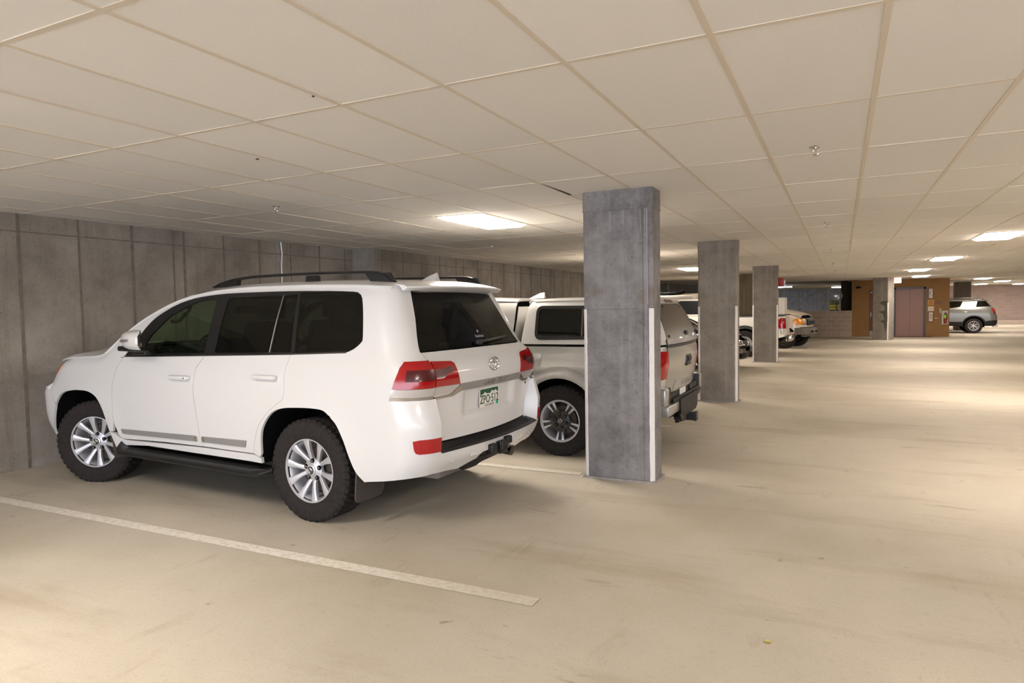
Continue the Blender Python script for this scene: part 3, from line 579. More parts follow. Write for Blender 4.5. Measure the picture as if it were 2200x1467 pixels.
# ---------------------------------------------------------------- vehicle toolkit
K = 1-sqrt(.5)
def _hx(s, z): return s.xr(z)+s.cr(z)+s.rr(z)*K
def _hy(s, z): return s.w(z)-s.rr(z)*K
def _gx(s, z): return s.xf(z)-s.cf(z)-s.rf(z)*K
def _gy(s, z): return s.w(z)-min(s.rf(z), .8*s.w(z))*K
def _hz(s, x): return s.ztop(x)-s.rs(x)*K
def _ty(s, x): r = s.rs(x); return s.S(x, s.ztop(x)-r, False)-r*K
Surf.hx, Surf.hy, Surf.gx, Surf.gy, Surf.hz, Surf.ty = _hx, _hy, _gx, _gy, _hz, _ty
def seq(a, b, n): return [a+(b-a)*i/n for i in range(n+1)]
def inset(P, d):
    n = len(P); A = sum(P[i][0]*P[(i+1) % n][1]-P[(i+1) % n][0]*P[i][1] for i in range(n)); sg = 1 if A > 0 else -1; out = []
    for i in range(n):
        a, p, b = Vector(P[i-1]), Vector(P[i]), Vector(P[(i+1) % n]); u = p-a; v = b-p
        if u.length < 1e-7 or v.length < 1e-7: out.append(tuple(p)); continue
        u.normalize(); v.normalize(); n1 = Vector((-u.y, u.x))*sg; n2 = Vector((-v.y, v.x))*sg; m = n1+n2
        if m.length < .3: out.append(tuple(p)); continue
        m.normalize(); out.append(tuple(p+m*(d/max(.4, m.dot(n1)))))
    return out
def cs(sf, mode, P, sd=1, st=.06, th=.012, off=0, holes=(), gap=.0025, add=None):
    if gap: P = inset(P, gap)
    if mode == 'S': fn = lambda a, b: Vector((a, sd*sf.S(a, b), b)); ref = (-.0, sd, .3)
    elif mode == 'R': fn = lambda a, b: Vector((sf.R(a, b), a, b)); ref = (-1, 0, .2)
    elif mode == 'F': fn = lambda a, b: Vector((sf.F(a, b), a, b)); ref = (1, 0, .2)
    else: fn = lambda a, b: Vector((a, b, sf.T(a, b))); ref = (.1, 0, 1)
    if add: f0 = fn; fn = lambda a, b: f0(a, b)+add(a, b)
    return sheet(P, fn, st, th, off, holes, ref)
def merge(*mbs):
    o = MB()
    for s, m in enumerate(mbs):
        nv, nf = len(o.v), len(o.f); o.add(m.v, m.f)
        o.wl += [(a+nv, b+nv, k+nf, s) for a, b, k in getattr(m, 'bd', [])]
    return o
TYRES = {}
def tyre_mb(R, rim, w, lugs=44, depth=.011, rough=True):
    prof = [(rim-.012, -.36*w), (rim, -.44*w), (rim+.02, -.49*w), ((rim+R)/2, -.515*w), (R-.045, -.50*w), (R-.022, -.485*w), (R-.006, -.44*w)]
    m = 12; prof += [(R, -.42*w+.84*w*i/m) for i in range(m+1)]; prof += [(r, -y) for r, y in prof[6::-1]]
    nn = lugs*6; V = []; F = []; k = len(prof); mb = MB()
    for i, (r, y) in enumerate(prof):
        s = y/(w*.5)
        for j in range(nn):
            ph = (j/6+(.5 if s > 0 else 0)) % 1; rr = r; yy = y
            if rough and r > R-.05:
                g = 0
                if abs(s) > .62: g = 1 if ph < .30 else 0
                elif abs(abs(s)-.55) < .09: g = 1
                elif abs(s) < .1: g = 1 if (j//3) % 2 else .2
                else: g = 1 if ((ph+abs(s)*.9) % 1) < .28 else 0
                rr = r-g*depth
                if R-.05 < r < R-.01: rr = r; yy = y*(1-.03*g)+(0 if g else .004*(1 if y > 0 else -1))
            V.append((rr*cos(2*pi*j/nn), yy, rr*sin(2*pi*j/nn)))
    for i in range(k-1):
        for j in range(nn): F.append((i*nn+j, i*nn+(j+1) % nn, (i+1)*nn+(j+1) % nn, (i+1)*nn+j))
    return mb.add(V, F)
def spoke(mb, a, stations, th=.022):
    """stations: (r, y_face, half_width, angle offset)"""
    V = []
    for r, y, hw, da in stations:
        c, s_ = cos(a+da), sin(a+da); P = lambda u, yy: (r*c-u*s_, yy, r*s_+u*c)
        V += [P(-hw, y-.005), P(-hw*.55, y), P(hw*.55, y), P(hw, y-.005), P(hw*.9, y-th), P(-hw*.9, y-th)]
    F = []
    for i in range(len(stations)-1):
        for j in range(6): F.append((i*6+j, i*6+(j+1) % 6, (i+1)*6+(j+1) % 6, (i+1)*6+j))
    F += [tuple(range(6)), tuple(range(len(V)-6, len(V)))[::-1]]
    mb.add(V, F)
def ring(mb, r, y, t, n=64): mb.tube([(r*cos(2*pi*i/n), y, r*sin(2*pi*i/n)) for i in range(n)], t, 6, closed=True)
def build_wheel(root, loc, rz, R, rimr, w, style, nuts=5, rough=True, lugs=44, mats=(ALLOY, ALLOY), name='wheel', tn=None):
    """tyre is the part; rim, brake disc, centre cap and lug nuts are its pieces"""
    key = (R, rimr, w, style)
    if key in TYRES:
        src = TYRES[key]; o = src.copy(); COL.objects.link(o); o.parent = root; o.location = loc; o.rotation_euler = (0, rz[1] if isinstance(rz, tuple) else 0, rz[0] if isinstance(rz, tuple) else rz)
        for ch in list(src.children): c = ch.copy(); COL.objects.link(c); c.parent = o
        return o
    o = tyre_mb(R, rimr, w, lugs, rough=rough).build(name, RUBBER, root, 30, loc=loc); o.rotation_euler = (0, rz[1] if isinstance(rz, tuple) else 0, rz[0] if isinstance(rz, tuple) else rz)
    yo = .42*w; rim = MB().mat(mats[1]); rim.lathe([(rimr+.002, yo+.006), (rimr+.003, yo-.004), (rimr-.008, yo-.012), (rimr-.02, yo-.03), (rimr-.03, yo-.10), (rimr-.03, -.4*w), (rimr, -.45*w)], 64)
    rim.lathe([(rimr+.004, yo+.002), (rimr+.002, yo+.010), (rimr-.006, yo+.010), (rimr-.010, yo-.002)], 64)
    rim.mat(mats[0]); r0 = rimr-.006
    if style == 'ten':
        for i in range(10):
            a = 2*pi*i/10+.16; d = (.05 if i % 2 else -.05)
            spoke(rim, a, [(.06, yo-.045, .018, d*1.9), (.10, yo-.030, .0155, d*1.6), (.15, yo-.016, .0175, d*.8), (.19, yo-.006, .0235, d*.2), (r0, yo, .031, 0)], .03)
        rim.lathe([(.085, yo-.062), (.085, yo-.038), (.06, yo-.03), (.045, yo-.022), (.04, yo-.02)], 40)
        rim.lathe([(.04, yo-.02), (.04, yo-.012), (.033, yo-.008), (.001, yo-.008)], 32)
    elif style == 'five_double':
        rim.mat(ALLOYD)
        for i in range(5):
            a = 2*pi*i/5+radians(-90+3); spoke(rim, a, [(.06, yo-.04, .05, 0), (.11, yo-.02, .043, 0), (r0, yo-.012, .052, 0)], .03)
        rim.lathe([(.098, yo-.06), (.098, yo-.028), (.07, yo-.02), (.001, yo-.02)], 40)
        rim.mat(mats[0])
        for i in range(5):
            for s_ in (-1, 1):
                a = 2*pi*i/5+radians(-90+3); spoke(rim, a, [(.12, yo-.012, .006, s_*.17), (.17, yo-.006, .012, s_*.165), (r0, yo-.001, .016, s_*.17)], .012)
        rim.lathe([(rimr-.004, yo+.002), (rimr-.014, yo+.001), (rimr-.022, yo-.01)], 64)
    elif style == 'six_y':
        for i in range(6):
            a = 2*pi*i/6+pi/2
            spoke(rim, a, [(.04, yo-.03, .02, 0), (.12, yo-.018, .018, 0)], .02)
            for s_ in (-1, 1): spoke(rim, a, [(.10, yo-.02, .010, s_*.05), (r0, yo-.004, .013, s_*.27)], .018)
        rim.lathe([(.06, yo-.05), (.06, yo-.025), (.03, yo-.015), (.001, yo-.015)], 32)
    elif style == 'steel':
        rim.lathe([(rimr-.02, yo-.04), (rimr-.05, yo-.02), (.11, yo-.03), (.09, yo-.005), (.001, yo)], 40)
    ro = rim.build('rim', None, o, 40)
    if tn: tag(ro, tn)
    d = MB(); d.lathe([(.001, yo-.085), (.155, yo-.085), (.16, yo-.10), (.001, yo-.10)], 40); d.lathe([(rimr-.045, yo-.15), (.001, yo-.15)], 40); d.build('brake_disc', DISC, o)
    if style in ('ten', 'five_double'):
        c = MB().mat(SATIN); c.lathe([(.03, yo-.01), (.03, yo-.004), (.026, yo-.003), (.001, yo-.003)], 32)
        c.mat(CHROME); ring(c, .022, yo-.002, .0022, 28)
        for (rx, rz_) in ((.019, .008), (.008, .019)): c.tube([(rx*cos(t*pi/10), yo-.002, rz_*sin(t*pi/10)+(0.006 if rx > rz_ else 0)) for t in range(20)], .0018, 5, closed=True)
        c.build('centre_cap', None, o)
        rr = .068 if nuts == 5 else .07; y2 = yo-.03 if nuts == 5 else yo-.02
        for i in range(nuts):
            a = 2*pi*i/nuts+.3; p = (rr*cos(a), y2, rr*sin(a)); q = MB().mat(DARK); q.tube([(p[0], y2-.012, p[2]), (p[0], y2+.003, p[2])], .018, 14)
            q.mat(DCHROME); q.tube([(p[0], y2-.01, p[2]), (p[0], y2+.010, p[2]), (p[0], y2+.016, p[2])], .012, 10, rs=[.012, .012, .006]); q.build('lug_nut', None, o)
    TYRES[key] = o
    return o
def seat(root, x, y, z, name='seat', h=.62, ds=1):
    m = MB(); m.obox((x+.05, y, z), .26, .25, .08, bev=.04); m.obox((x-.22, y, z+h*.5), .06, .25, h*.5, Matrix.Rotation(radians(-14), 4, 'Y'), bev=.05)
    m.obox((x-.33, y, z+h+.10), .045, .13, .085, Matrix.Rotation(radians(-10), 4, 'Y'), bev=.03)
    m.tube([(x-.31, y-.05, z+h-.02), (x-.32, y-.05, z+h+.08)], .007); m.tube([(x-.31, y+.05, z+h-.02), (x-.32, y+.05, z+h+.08)], .007)
    return m.build(name, SEAT, root)
# ---------------------------------------------------------------- the white off-roader in the foreground
YAW, PT = radians(2.2), .0080
lc = thing('sport_utility_vehicle', 'white station-wagon off-roader with black roof rails, parked nearest the camera', 'car', (-3.503, 4.724, 0), pi-YAW)
lc.rotation_euler = (0, -PT, pi-YAW)
XR, XF, ZH = .04, 2.88, .388
rarch = [(.51, .40), (.51, .438), (.501, .585), (.484, .676), (.428, .762), (.353, .822), (.248, .855), (.079, .869), (-.073, .872), (-.166, .861), (-.239, .81), (-.292, .759), (-.35, .654), (-.393, .54), (-.442, .433), (-.505, .365)]
farch = [(3.45, .38), (3.42, .50), (3.365, .66), (3.30, .76), (3.20, .82), (3.05, .848), (2.92, .855), (2.788, .85), (2.668, .808), (2.586, .72), (2.527, .60), (2.493, .495), (2.40, .315)]
ra = sm(rarch, 3); fa = sm(farch, 3)
gap0 = sm([(2.27, .441), (2.35, .461), (2.41, .60), (2.425, .74), (2.427, .894), (2.376, 1.068), (2.33, 1.135), (2.30, 1.186)], 3)
gap1 = sm([(1.20, .47), (1.235, .50), (1.238, .58), (1.245, .653), (1.272, .794), (1.297, .935), (1.284, 1.108), (1.24, 1.17), (1.205, 1.224)], 3)
gap2 = sm([(.60, .468), (.598, .50), (.569, .584), (.528, .693), (.437, .789), (.332, .87), (.265, .91), (.244, .96), (.255, 1.117), (.226, 1.258)], 3)
band = [(2.30, 1.187), (2.18, 1.335), (2.099, 1.43), (2.027, 1.50), (1.94, 1.558), (1.809, 1.622), (1.685, 1.668), (1.521, 1.705), (1.354, 1.724), (1.119, 1.739), (.75, 1.744), (.367, 1.745), (0, 1.738), (-.272, 1.727), (-.333, 1.712), (-.372, 1.675), (-.415, 1.55), (-.448, 1.398), (-.441, 1.357), (-.381, 1.309), (-.316, 1.283)]
belt = [(-.316, 1.283), (.226, 1.258), (1.205, 1.224), (2.30, 1.187)]
bandc = sm(band, 2)
lamp_o = [(-.757, .965), (-.785, 1.04), (-.80, 1.107), (-.812, 1.19), (-.83, 1.228)]
bgap = [(-.216, .836), (-.461, .852), (-.633, .866), (-.70, .881), (-.745, .916), (-.757, .965)]
TOPX = seq(2.62, -.60, 74); ZR = seq(1.74, 1.23, 16); ZB = seq(.966, .42, 19)
def side_panels(sd):
    out = {}
    top = [(x, LC.hz(x)) for x in TOPX]
    rear = [(LC.hx(z), z) for z in ZR]
    low = [p for p in ra if p[1] >= .44]
    iu = min(range(len(low)), key=lambda i: hypot(low[i][0]+.216, low[i][1]-.836))
    P = [(2.45, 1.19)]+top+rear+lamp_o[::-1]+bgap[::-1]+low[:iu+1][::-1]+[(.53, .45), (.598, .47)]+gap2[1:]+[p for p in bandc if p[0] < .21][::-1]
    P += [p for p in bandc if p[0] >= .21][::-1]+[(2.31, 1.18)]
    out['side'] = cs(LC, 'S', P, sd, .05, .02, gap=0)
    hood = [(x, LC.hz(x)) for x in seq(3.26, 2.46, 10)]
    # the fender: shoulder line, gap, arch, lamp edge
    f = [p for p in fa if p[1] < .70 and p[0] < 2.7]; g = [p for p in fa if p not in f]
    gu = [p for p in g if p[0] < 3.35]
    P = hood+[(2.36, 1.187)]+gap0[::-1][1:-6]+[(2.43, .50)]+[p for p in f if p[1] > .48][::-1]+gu[::-1]+[(3.40, .76), (3.50, .86), (3.47, .90), (3.40, .965), (3.32, 1.03), (3.27, 1.09)]
    out['fender'] = cs(LC, 'S', P, sd, .05, .02)
    P = [(2.43, .49)]+[p for p in f if p[1] < .50]+[(2.34, .366), (2.25, .385), (1.948, .406), (1.398, .402), (.924, .401), (.56, .40), (.51, .40), (.513, .44), (.59, .463)]+[(1.20, .463), (2.27, .435), (2.36, .455)]
    out['sill'] = cs(LC, 'S', P, sd, .05, .03)
    out['front_door'] = cs(LC, 'S', gap0+[(2.30, 1.187)][:0]+[(1.75, 1.205)]+gap1[::-1]+[(1.7, .462)], sd, .05, .02)
    out['rear_door'] = cs(LC, 'S', gap1+[(.7, 1.241)]+gap2[::-1]+[(.9, .468)], sd, .05, .02)
    return out
SP = {sd: side_panels(sd) for sd in (1, -1)}
# windows in the black band
win = {'front': rnd([(2.0, 1.225), (2.035, 1.31), (1.979, 1.385), (1.777, 1.553), (1.559, 1.645), (1.426, 1.682), (1.221, 1.689), (1.222, 1.245)], .02, 2),
       'rear': rnd([(1.10, 1.248), (1.081, 1.698), (.455, 1.712), (.475, 1.268)], .02, 2),
       'vent': rnd([(.45, 1.27), (.43, 1.71), (.292, 1.718), (.238, 1.275)], .015, 2)}
quarter = [(.205, 1.268)]+[(.20, 1.2755), (.262, 1.728)]+[p for p in bandc if p[0] < .23][1:-1]+[(-.30, 1.290)]
handle_pts = {'front_door': (1.46, 1.037), 'rear_door': (.45, 1.08)}
def flat(sf, sd, off=0): return lambda a, b, t: Vector((a, sd*(sf.S(a, b)+off+t), b))
tcut = [(x, LC.T(x, 0)) for x in ()]
for sd in (1, -1):
    fr = SP[sd]['fender'].build('front_fender', WHITE, lc)
    for dn, wn in (('front_door', 'front'), ('rear_door', 'rear')):
        d = SP[sd][dn].build(dn, WHITE, lc)
        hx_, hz_ = handle_pts[dn]
        h = MB(); pts = [(hx_+.125, .0), (hx_+.10, .030), (hx_-.10, .034), (hx_-.125, .0)]
        y0 = LC.S(hx_, hz_)
        h.obox((hx_, sd*(y0+.035), hz_), .118, .011, .0165, bev=.009)
        for q in (-.105, .105): h.obox((hx_+q, sd*(y0+.015), hz_), .02, .02, .013, bev=.005)
        ho = h.build('door_handle', WHITE, d)
        if sd == 1 or True:
            if dn == 'front_door': T_ = [(2.312, .533), (1.285, .556), (1.292, .511), (2.285, .492), (2.30, .50)]; E_ = (1.262, 1.29)
            else: T_ = [(1.20, .557), (.672, .568), (.69, .515), (1.195, .513)]; E_ = (1.17, 1.20)
            cs(LC, 'S', T_, sd, .06, .012, off=.012, gap=0).build('side_moulding', MOULD, d)
            e = MB(); xs = E_; e.add(*(lambda mb: (mb.v, mb.f))(cs(LC, 'S', [(xs[0], .513), (xs[1], .513), (xs[1], .556), (xs[0], .556)], sd, .06, .014, off=.015, gap=0))); e.build('moulding_end_cap', CHROME, d)
        if dn == 'front_door' and sd == 1: k = MB(); k.lathe([(.001, .003), (.006, .003), (.007, 0)], 14); k.build('lock_cylinder', SATIN, d, loc=(hx_-.092, y0+.045, hz_))
        cs(LC, 'S', inset(win[wn], -.004), sd, .07, .004, off=-.006, gap=0).build('window_glass', GLASS_F if wn == 'front' else GLASS_D, d)
    fb = cs(LC, 'S', [(2.29, 1.195)]+bandc[1:]+belt[1:-1], sd, .05, .012, off=-.002, gap=.002, holes=list(win.values())+[inset(quarter, .012)])
    fbo = fb.build('window_frame', SATIN, lc)
    cs(LC, 'S', win['vent'], sd, .07, .004, off=-.006, gap=0).build('vent_glass', GLASS_D, fbo)
    cs(LC, 'S', quarter, sd, .07, .004, off=.0, gap=.002).build('quarter_glass', GLASS_D, fbo)
    dv = MB(); dv.tube([(.462, sd*(LC.S(.47, 1.265)+.0), 1.266), (.452, sd*(LC.S(.46, 1.5)), 1.5), (.442, sd*LC.S(.45, 1.71), 1.712)], .004); dv.build('division_bar', DCHROME, fbo)
    tb = MB(); tb.tube([(x, sd*(LC.S(x, z)+.001), z-.001) for x, z in [(2.29, 1.19), (1.75, 1.207), (1.205, 1.226), (.7, 1.243), (.226, 1.26), (-.316, 1.285)]], .006, 8); tb.build('belt_moulding', DCHROME, lc)
    # wheel well liner, mud flaps, running board
    for nm, xc, arc in (('rear', XR, ra), ('front', 2.93, fa)):
        wl = MB(); pts = [p for p in arc if p[1] > .36]; n = len(pts)
        V = [(x, sd*(LC.S(min(x, 3.3), z)-.022), z) for x, z in pts]+[(x, sd*.50, z) for x, z in pts]
        wl.add(V, [(i, i+1, n+i+1, n+i) for i in range(n-1)]+[tuple(range(n, 2*n))]); wl.build('wheel_well_liner', DARK, lc, rec=False)
    def flap(P, x, t=.012):
        m = MB(); m.prism(P, lambda a, b, q: (x(b)-q, sd*a, b), t); return m
    flap(rnd([(.62, .60), (.955, .60), (.955, .30), (.95, .195), (.64, .195)], [0, 0, .05, .05, .05]), lambda z: -.43-.1*(z-.5)).build('mud_flap', pm('brownish_rubber', (74, 66, 60), .8), lc)  # flaps share one even brownish rubber tone
    flap(rnd([(.75, .50), (.965, .50), (.985, .26), (.78, .235)], .02), lambda z: 2.44+.28*(z-.3)).build('mud_flap', pm('brownish_rubber', (74, 66, 60), .8), lc)
    rb = MB(); prof = rnd([(.86, .372), (1.03, .372), (1.075, .352), (1.078, .325), (1.03, .312), (.88, .318)], .012, 2)
    xs = [2.34, 2.30, 2.22, 1.4, .55, .45, .40]; sc_ = [.55, .85, 1, 1, 1, .9, .5]; zz = [.05, .02, 0, 0, 0, .004, .02]; n = len(prof); V = []
    for x, s_, dz in zip(xs, sc_, zz): V += [(x, sd*(.88+(a-.88)*s_), b+dz-.004*(2.3-x)) for a, b in prof]
    rb.add(V, [(i*n+j, i*n+(j+1) % n, (i+1)*n+(j+1) % n, (i+1)*n+j) for i in range(len(xs)-1) for j in range(n)]+[tuple(range(n)), tuple(range(len(V)-n, len(V)))])
    rbo = rb.build('running_board', SATIN, lc)
    gr = MB()
    for k in range(7): y = .955+k*.0115; gr.box((.55, sd*y-.0022, .366), (2.2, sd*y+.0022, .3745))
    for v in range(len(gr.v)): p = gr.v[v]; gr.v[v] = (p[0], p[1], p[2]-.004*(2.3-p[0]))
    gr.build('step_tread', BLACKP, rbo)
# body shell: sides, roof, rear pillars
XRF = [x for x in TOPX if x < 1.62][::-1]; XPL = [x for x in TOPX if x > XRF[-1]-.001][::-1]
roof = cs(LC, 'T', [(x, LC.ty(x)) for x in XRF]+[(1.64, .55), (1.70, 0), (1.64, -.55)]+[(x, -LC.ty(x)) for x in XRF[::-1]], st=.08, th=.02, gap=0)
pil = []
for sd in (1, -1):
    P = [(x, sd*LC.ty(x)) for x in XPL]+[(2.62, sd*.66), (2.2, sd*.62), (1.64, sd*.55)]
    pil.append(cs(LC, 'T', P, st=.06, th=.02, gap=0))
    edge = [(.752, 1.23), (.748, 1.292), (.64, 1.53), (.575, 1.70), (.56, 1.74)]
    pil.append(cs(LC, 'R', [(sd*a, b) for a, b in edge]+[(sd*LC.hy(z), z) for z in ZR], st=.04, th=.02, gap=0))
shell = merge(SP[1]['side'], SP[-1]['side'], SP[1]['sill'], SP[-1]['sill'], roof, *pil).build('body_shell', WHITE, lc)
ws = cs(LC, 'T', [(1.66, -.55), (1.71, 0), (1.66, .55), (2.2, .62), (2.58, .655), (2.60, 0), (2.58, -.655), (2.2, -.62)], st=.08, th=.005, off=-.006, gap=.003); ws.build('windshield', glassmat('windshield_glass', (.62, .70, .62)), lc)
hd = cs(LC, 'T', [(x, LC.ty(x)) for x in seq(2.64, 3.40, 10)]+[(3.58, .55), (3.66, .3), (3.68, 0), (3.66, -.3), (3.58, -.55)]+[(x, -LC.ty(x)) for x in seq(3.40, 2.64, 10)], st=.07, th=.02, add=lambda a, b: Vector((0, 0, .03*max(0, 1-((abs(b)-.42)/.16)**2) if abs(abs(b)-.42) < .16 else 0))*min(1, max(0, (3.6-a)*3)))
hd.build('hood', WHITE, lc)
# front end (turned to the wall)
fz = lambda zs: [(LC.gy(z)-.01, z) for z in zs]
fb_ = []
for sd in (1, -1):
    P = [(3.50, .865), (3.41, .77), (3.355, .69)]+[p for p in fa if p[0] > 3.33 and p[1] < .68][::-1]+[(LC.gx(z), z) for z in seq(.38, .865, 8)]
    fb_.append(cs(LC, 'S', P, sd, .05, .02, gap=.0))
fb_.append(cs(LC, 'F', fz(seq(.36, .865, 6))+[(-a, b) for a, b in fz(seq(.36, .865, 6))[::-1]], st=.08, th=.02, gap=0, holes=[rnd([(-.45, .44), (.45, .44), (.52, .60), (-.52, .60)], .03)]))
fbo = merge(*fb_).build('front_bumper', WHITE, lc)
cs(LC, 'F', [(-.55, .42), (.55, .42), (.55, .62), (-.55, .62)], st=.1, th=.01, off=-.03).build('bumper_intake', DARK, fbo)
g_ = MB().mat(DARK); q = cs(LC, 'F', [(-.50, .80), (.50, .80), (.52, 1.07), (-.52, 1.07)], st=.1, th=.02, off=-.03, gap=0); g_.add(q.v, q.f); g_.mat(CHROME)
for z in (.86, .92, .98, 1.04): g_.box((LC.xf(z)-.05, -.5, z-.014), (LC.xf(z)-.01, .5, z+.014))
g_.build('grille', None, lc)
for sd in (1, -1):
    hl = MB().mat(CLEAR)
    a = cs(LC, 'S', [(3.285, 1.085), (3.33, 1.025), (3.41, .96), (3.478, .90), (3.49, .872)]+[(LC.gx(z), z) for z in seq(.872, 1.085, 5)], sd, .04, .03, off=-.004, gap=.001); hl.add(a.v, a.f)
    a = cs(LC, 'F', [(sd*(LC.gy(z)), z) for z in seq(.872, 1.085, 5)]+[(sd*.54, 1.085), (sd*.53, .872)], st=.06, th=.03, off=-.004, gap=.001); hl.add(a.v, a.f)
    ho = hl.build('headlight', None, lc)
    am = cs(LC, 'S', [(3.29, 1.08), (3.335, 1.025), (3.385, .985), (3.47, .985), (3.47, 1.06), (3.40, 1.08)], sd, .04, .02, off=.003, gap=.001); am.build('turn_signal_lens', AMBER, ho)
# tailgate with recess
def recess(a, b):
    u = min(1, max(0, (.40-abs(a))/.06)); v = min(1, max(0, (b-.775)/.05))*min(1, max(0, (1.03-b)/.04)); u, v = u*u*(3-2*u), v*v*(3-2*v)
    r = min(1, max(0, (b-.66)/.03)); return Vector((.030*u*v, 0, 0))
tg_edge = [(.745, 1.236), (.738, 1.17), (.745, 1.0), (.735, .89), (.675, .785), (.668, .64)]
gl_edge = [(.745, 1.290), (.64, 1.53), (.572, 1.712)]
tgp = [(.745, 1.286)]+tg_edge+[(0, .635)]+[(-a, b) for a, b in tg_edge[::-1]]+[(-.745, 1.286)]+[(0, 1.292)]
tg = cs(LC, 'R', tgp, st=.03, th=.02, add=recess).build('tailgate', WHITE, lc)
ns = MB().mat(GLASS_B)
rg = cs(LC, 'R', gl_edge[::-1][:0]+[(.742, 1.292), (.64, 1.53), (.572, 1.715), (0, 1.735), (-.572, 1.715), (-.64, 1.53), (-.742, 1.292), (0, 1.297)], st=.07, th=.005, off=-.002).build('rear_window', GLASS_B, tg)
bl = merge(*[cs(LC, 'R', [(sd*.742, 1.292), (sd*.64, 1.53), (sd*.572, 1.715), (sd*.525, 1.716), (sd*.59, 1.53), (sd*.685, 1.335), (sd*.64, 1.325), (0, 1.325), (0, 1.297)], st=.06, th=.004, off=-.009, gap=.002) for sd in (1, -1)]); bl.build('window_border', SATIN, rg)
wp = MB(); X = lambda y, z: LC.R(y, z)
wp.obox((X(.05, 1.325)-.02, .06, 1.325), .02, .035, .018, bev=.008); wp.tube([(X(y, z)-.03, y, z) for y, z in [(.05, 1.328), (-.18, 1.337), (-.44, 1.352)]], .009, 8, rs=[.012, .009, .006]); wp.tube([(X(y, z)-.018, y, z) for y, z in [(-.10, 1.325), (-.44, 1.345)]], .006, 6)
wp.build('rear_wiper', SATIN, tg)
# badge strip and lettering
def onR(dy=0, dz=0, off=0, sl=0): return lambda a, b, t: Vector((LC.R(-a+dy, b+dz+sl*a)-off-t, -a+dy, b+dz))
bar = MB(); P = [(.49, 1.045), (-.49, 1.045), (-.49, .993), (.49, .993)]
b1 = cs(LC, 'R', rnd([(.475, 1.044), (-.475, 1.044), (-.50, .993), (.50, .993)], .008, 2), st=.05, th=.03, off=.012, gap=0); barm = b1.build('garnish_strip', MOULD, tg)
for sd in (1, -1):
    b2 = cs(LC, 'R', [(sd*.50, 1.02), (sd*.46, 1.035), (sd*.46, .99), (sd*.545, .962), (sd*.742, .958), (sd*.742, .976), (sd*.56, .98)], st=.05, th=.02, off=.014, gap=0); b2.build('lamp_surround', CHROME, tg)
def embR(txt, size, dy, dz, m, name, par, off=.012, d=.003, sx=1., sp=1., bold=0):
    return text_mb(txt, size, lambda a, b, t: Vector((LC.R(-a*1+dy, b+dz)-off-t, -a+dy, b+dz)), d, sx, bold=bold, space=sp).build(name, m, par, ang=30, rec=False)
embR('LAND CRUISER', .043, -.05, 1.0185, CHROME, 'lettering', barm, .013, .004, 1.15, 1.35, .0008)
embR('V8', .030, -.655, .932, TEXTM, 'lettering', tg, .001, .003, 1.1, 1.0, .0006)
em = MB(); ex = LC.R(0, 1.155)-.008
def ell(mb, ry, rz, cz, t=.004, n=36): mb.tube([(ex+.0*i, ry*cos(2*pi*i/n), cz+rz*sin(2*pi*i/n)) for i in range(n)], t, 8, closed=True)
ell(em, .072, .050, 1.155, .006); ell(em, .045, .0165, 1.185-.006, .0048); ell(em, .0175, .047, 1.153, .0048); em.build('emblem', CHROME, tg)
# licence plate
PLW = pm('plate_white', (226, 222, 216), .4); PLG = pm('plate_green', (24, 82, 52), .4); TEAL = pm('plate_sticker', (30, 165, 125), .5)
def plate(root, c, nrm_x, w=.305, h=.152, txt='ZPO\u00b7512', st='COLORADO', tilt=0):
    x0, y0, z0 = c; sgn = nrm_x
    f = lambda a, b, t: Vector((x0+sgn*t+tilt*b, y0+sgn*a*1.0, z0+b))
    m = MB().mat(PLW); m.prism(rnd([(-w/2, -h/2), (w/2, -h/2), (w/2, h/2), (-w/2, h/2)], .012), lambda a, b, t: f(a, b, t), .003)
    p = m.build('license_plate', None, root)
    if txt is None: return p
    mt = [(-.46*w, .12*h), (-.40*w, .20*h), (-.34*w, .17*h), (-.22*w, .30*h), (-.14*w, .20*h), (-.05*w, .21*h), (0, .16*h), (.08*w, .24*h), (.15*w, .33*h), (.24*w, .25*h), (.33*w, .34*h), (.40*w, .22*h), (.46*w, .18*h), (.46*w, .45*h), (-.46*w, .45*h)]
    MB().prism(mt, lambda a, b, t: f(a, b, .003+t), .0006).build('plate_mountain_band', PLG, p)
    text_mb(txt, h*.62, lambda a, b, t: f(a, b-.10*h, .003+t), .0012, .82, bold=.0008).build('plate_number', PLG, p, rec=False)
    if st: text_mb(st, h*.17, lambda a, b, t: f(a, b-.405*h, .003+t), .0008, 1.05).build('plate_state_name', SATIN, p, rec=False)
    MB().prism([(.34*w, -.46*h), (.46*w, -.46*h), (.46*w, -.28*h), (.34*w, -.28*h)], lambda a, b, t: f(a, b, .003+t), .0009).build('plate_sticker', TEAL, p)
    return p
pl = plate(tg, (LC.R(0, .89)+.022, .0, .888), -1)
# window decal: a paw print like mark over a line of small script
dc = text_mb('Steamboat', .030, lambda a, b, t: Vector((LC.R(-a-.02, b+1.372)-.0035-t, -a-.02, b+1.372)), .0006, 1.0)
for (a, b, r) in ((0, 1.405, .007), (-.012, 1.412, .004), (.0, 1.417, .004), (.012, 1.412, .004)):
    dc.add([(LC.R(-.02, b)-.004, -a-.02+r*cos(t*pi/5), b+r*sin(t*pi/5)) for t in range(10)], [tuple(range(10))])
dc.build('window_decal', pm('decal_white', (190, 180, 196), .5), rg, rec=False)
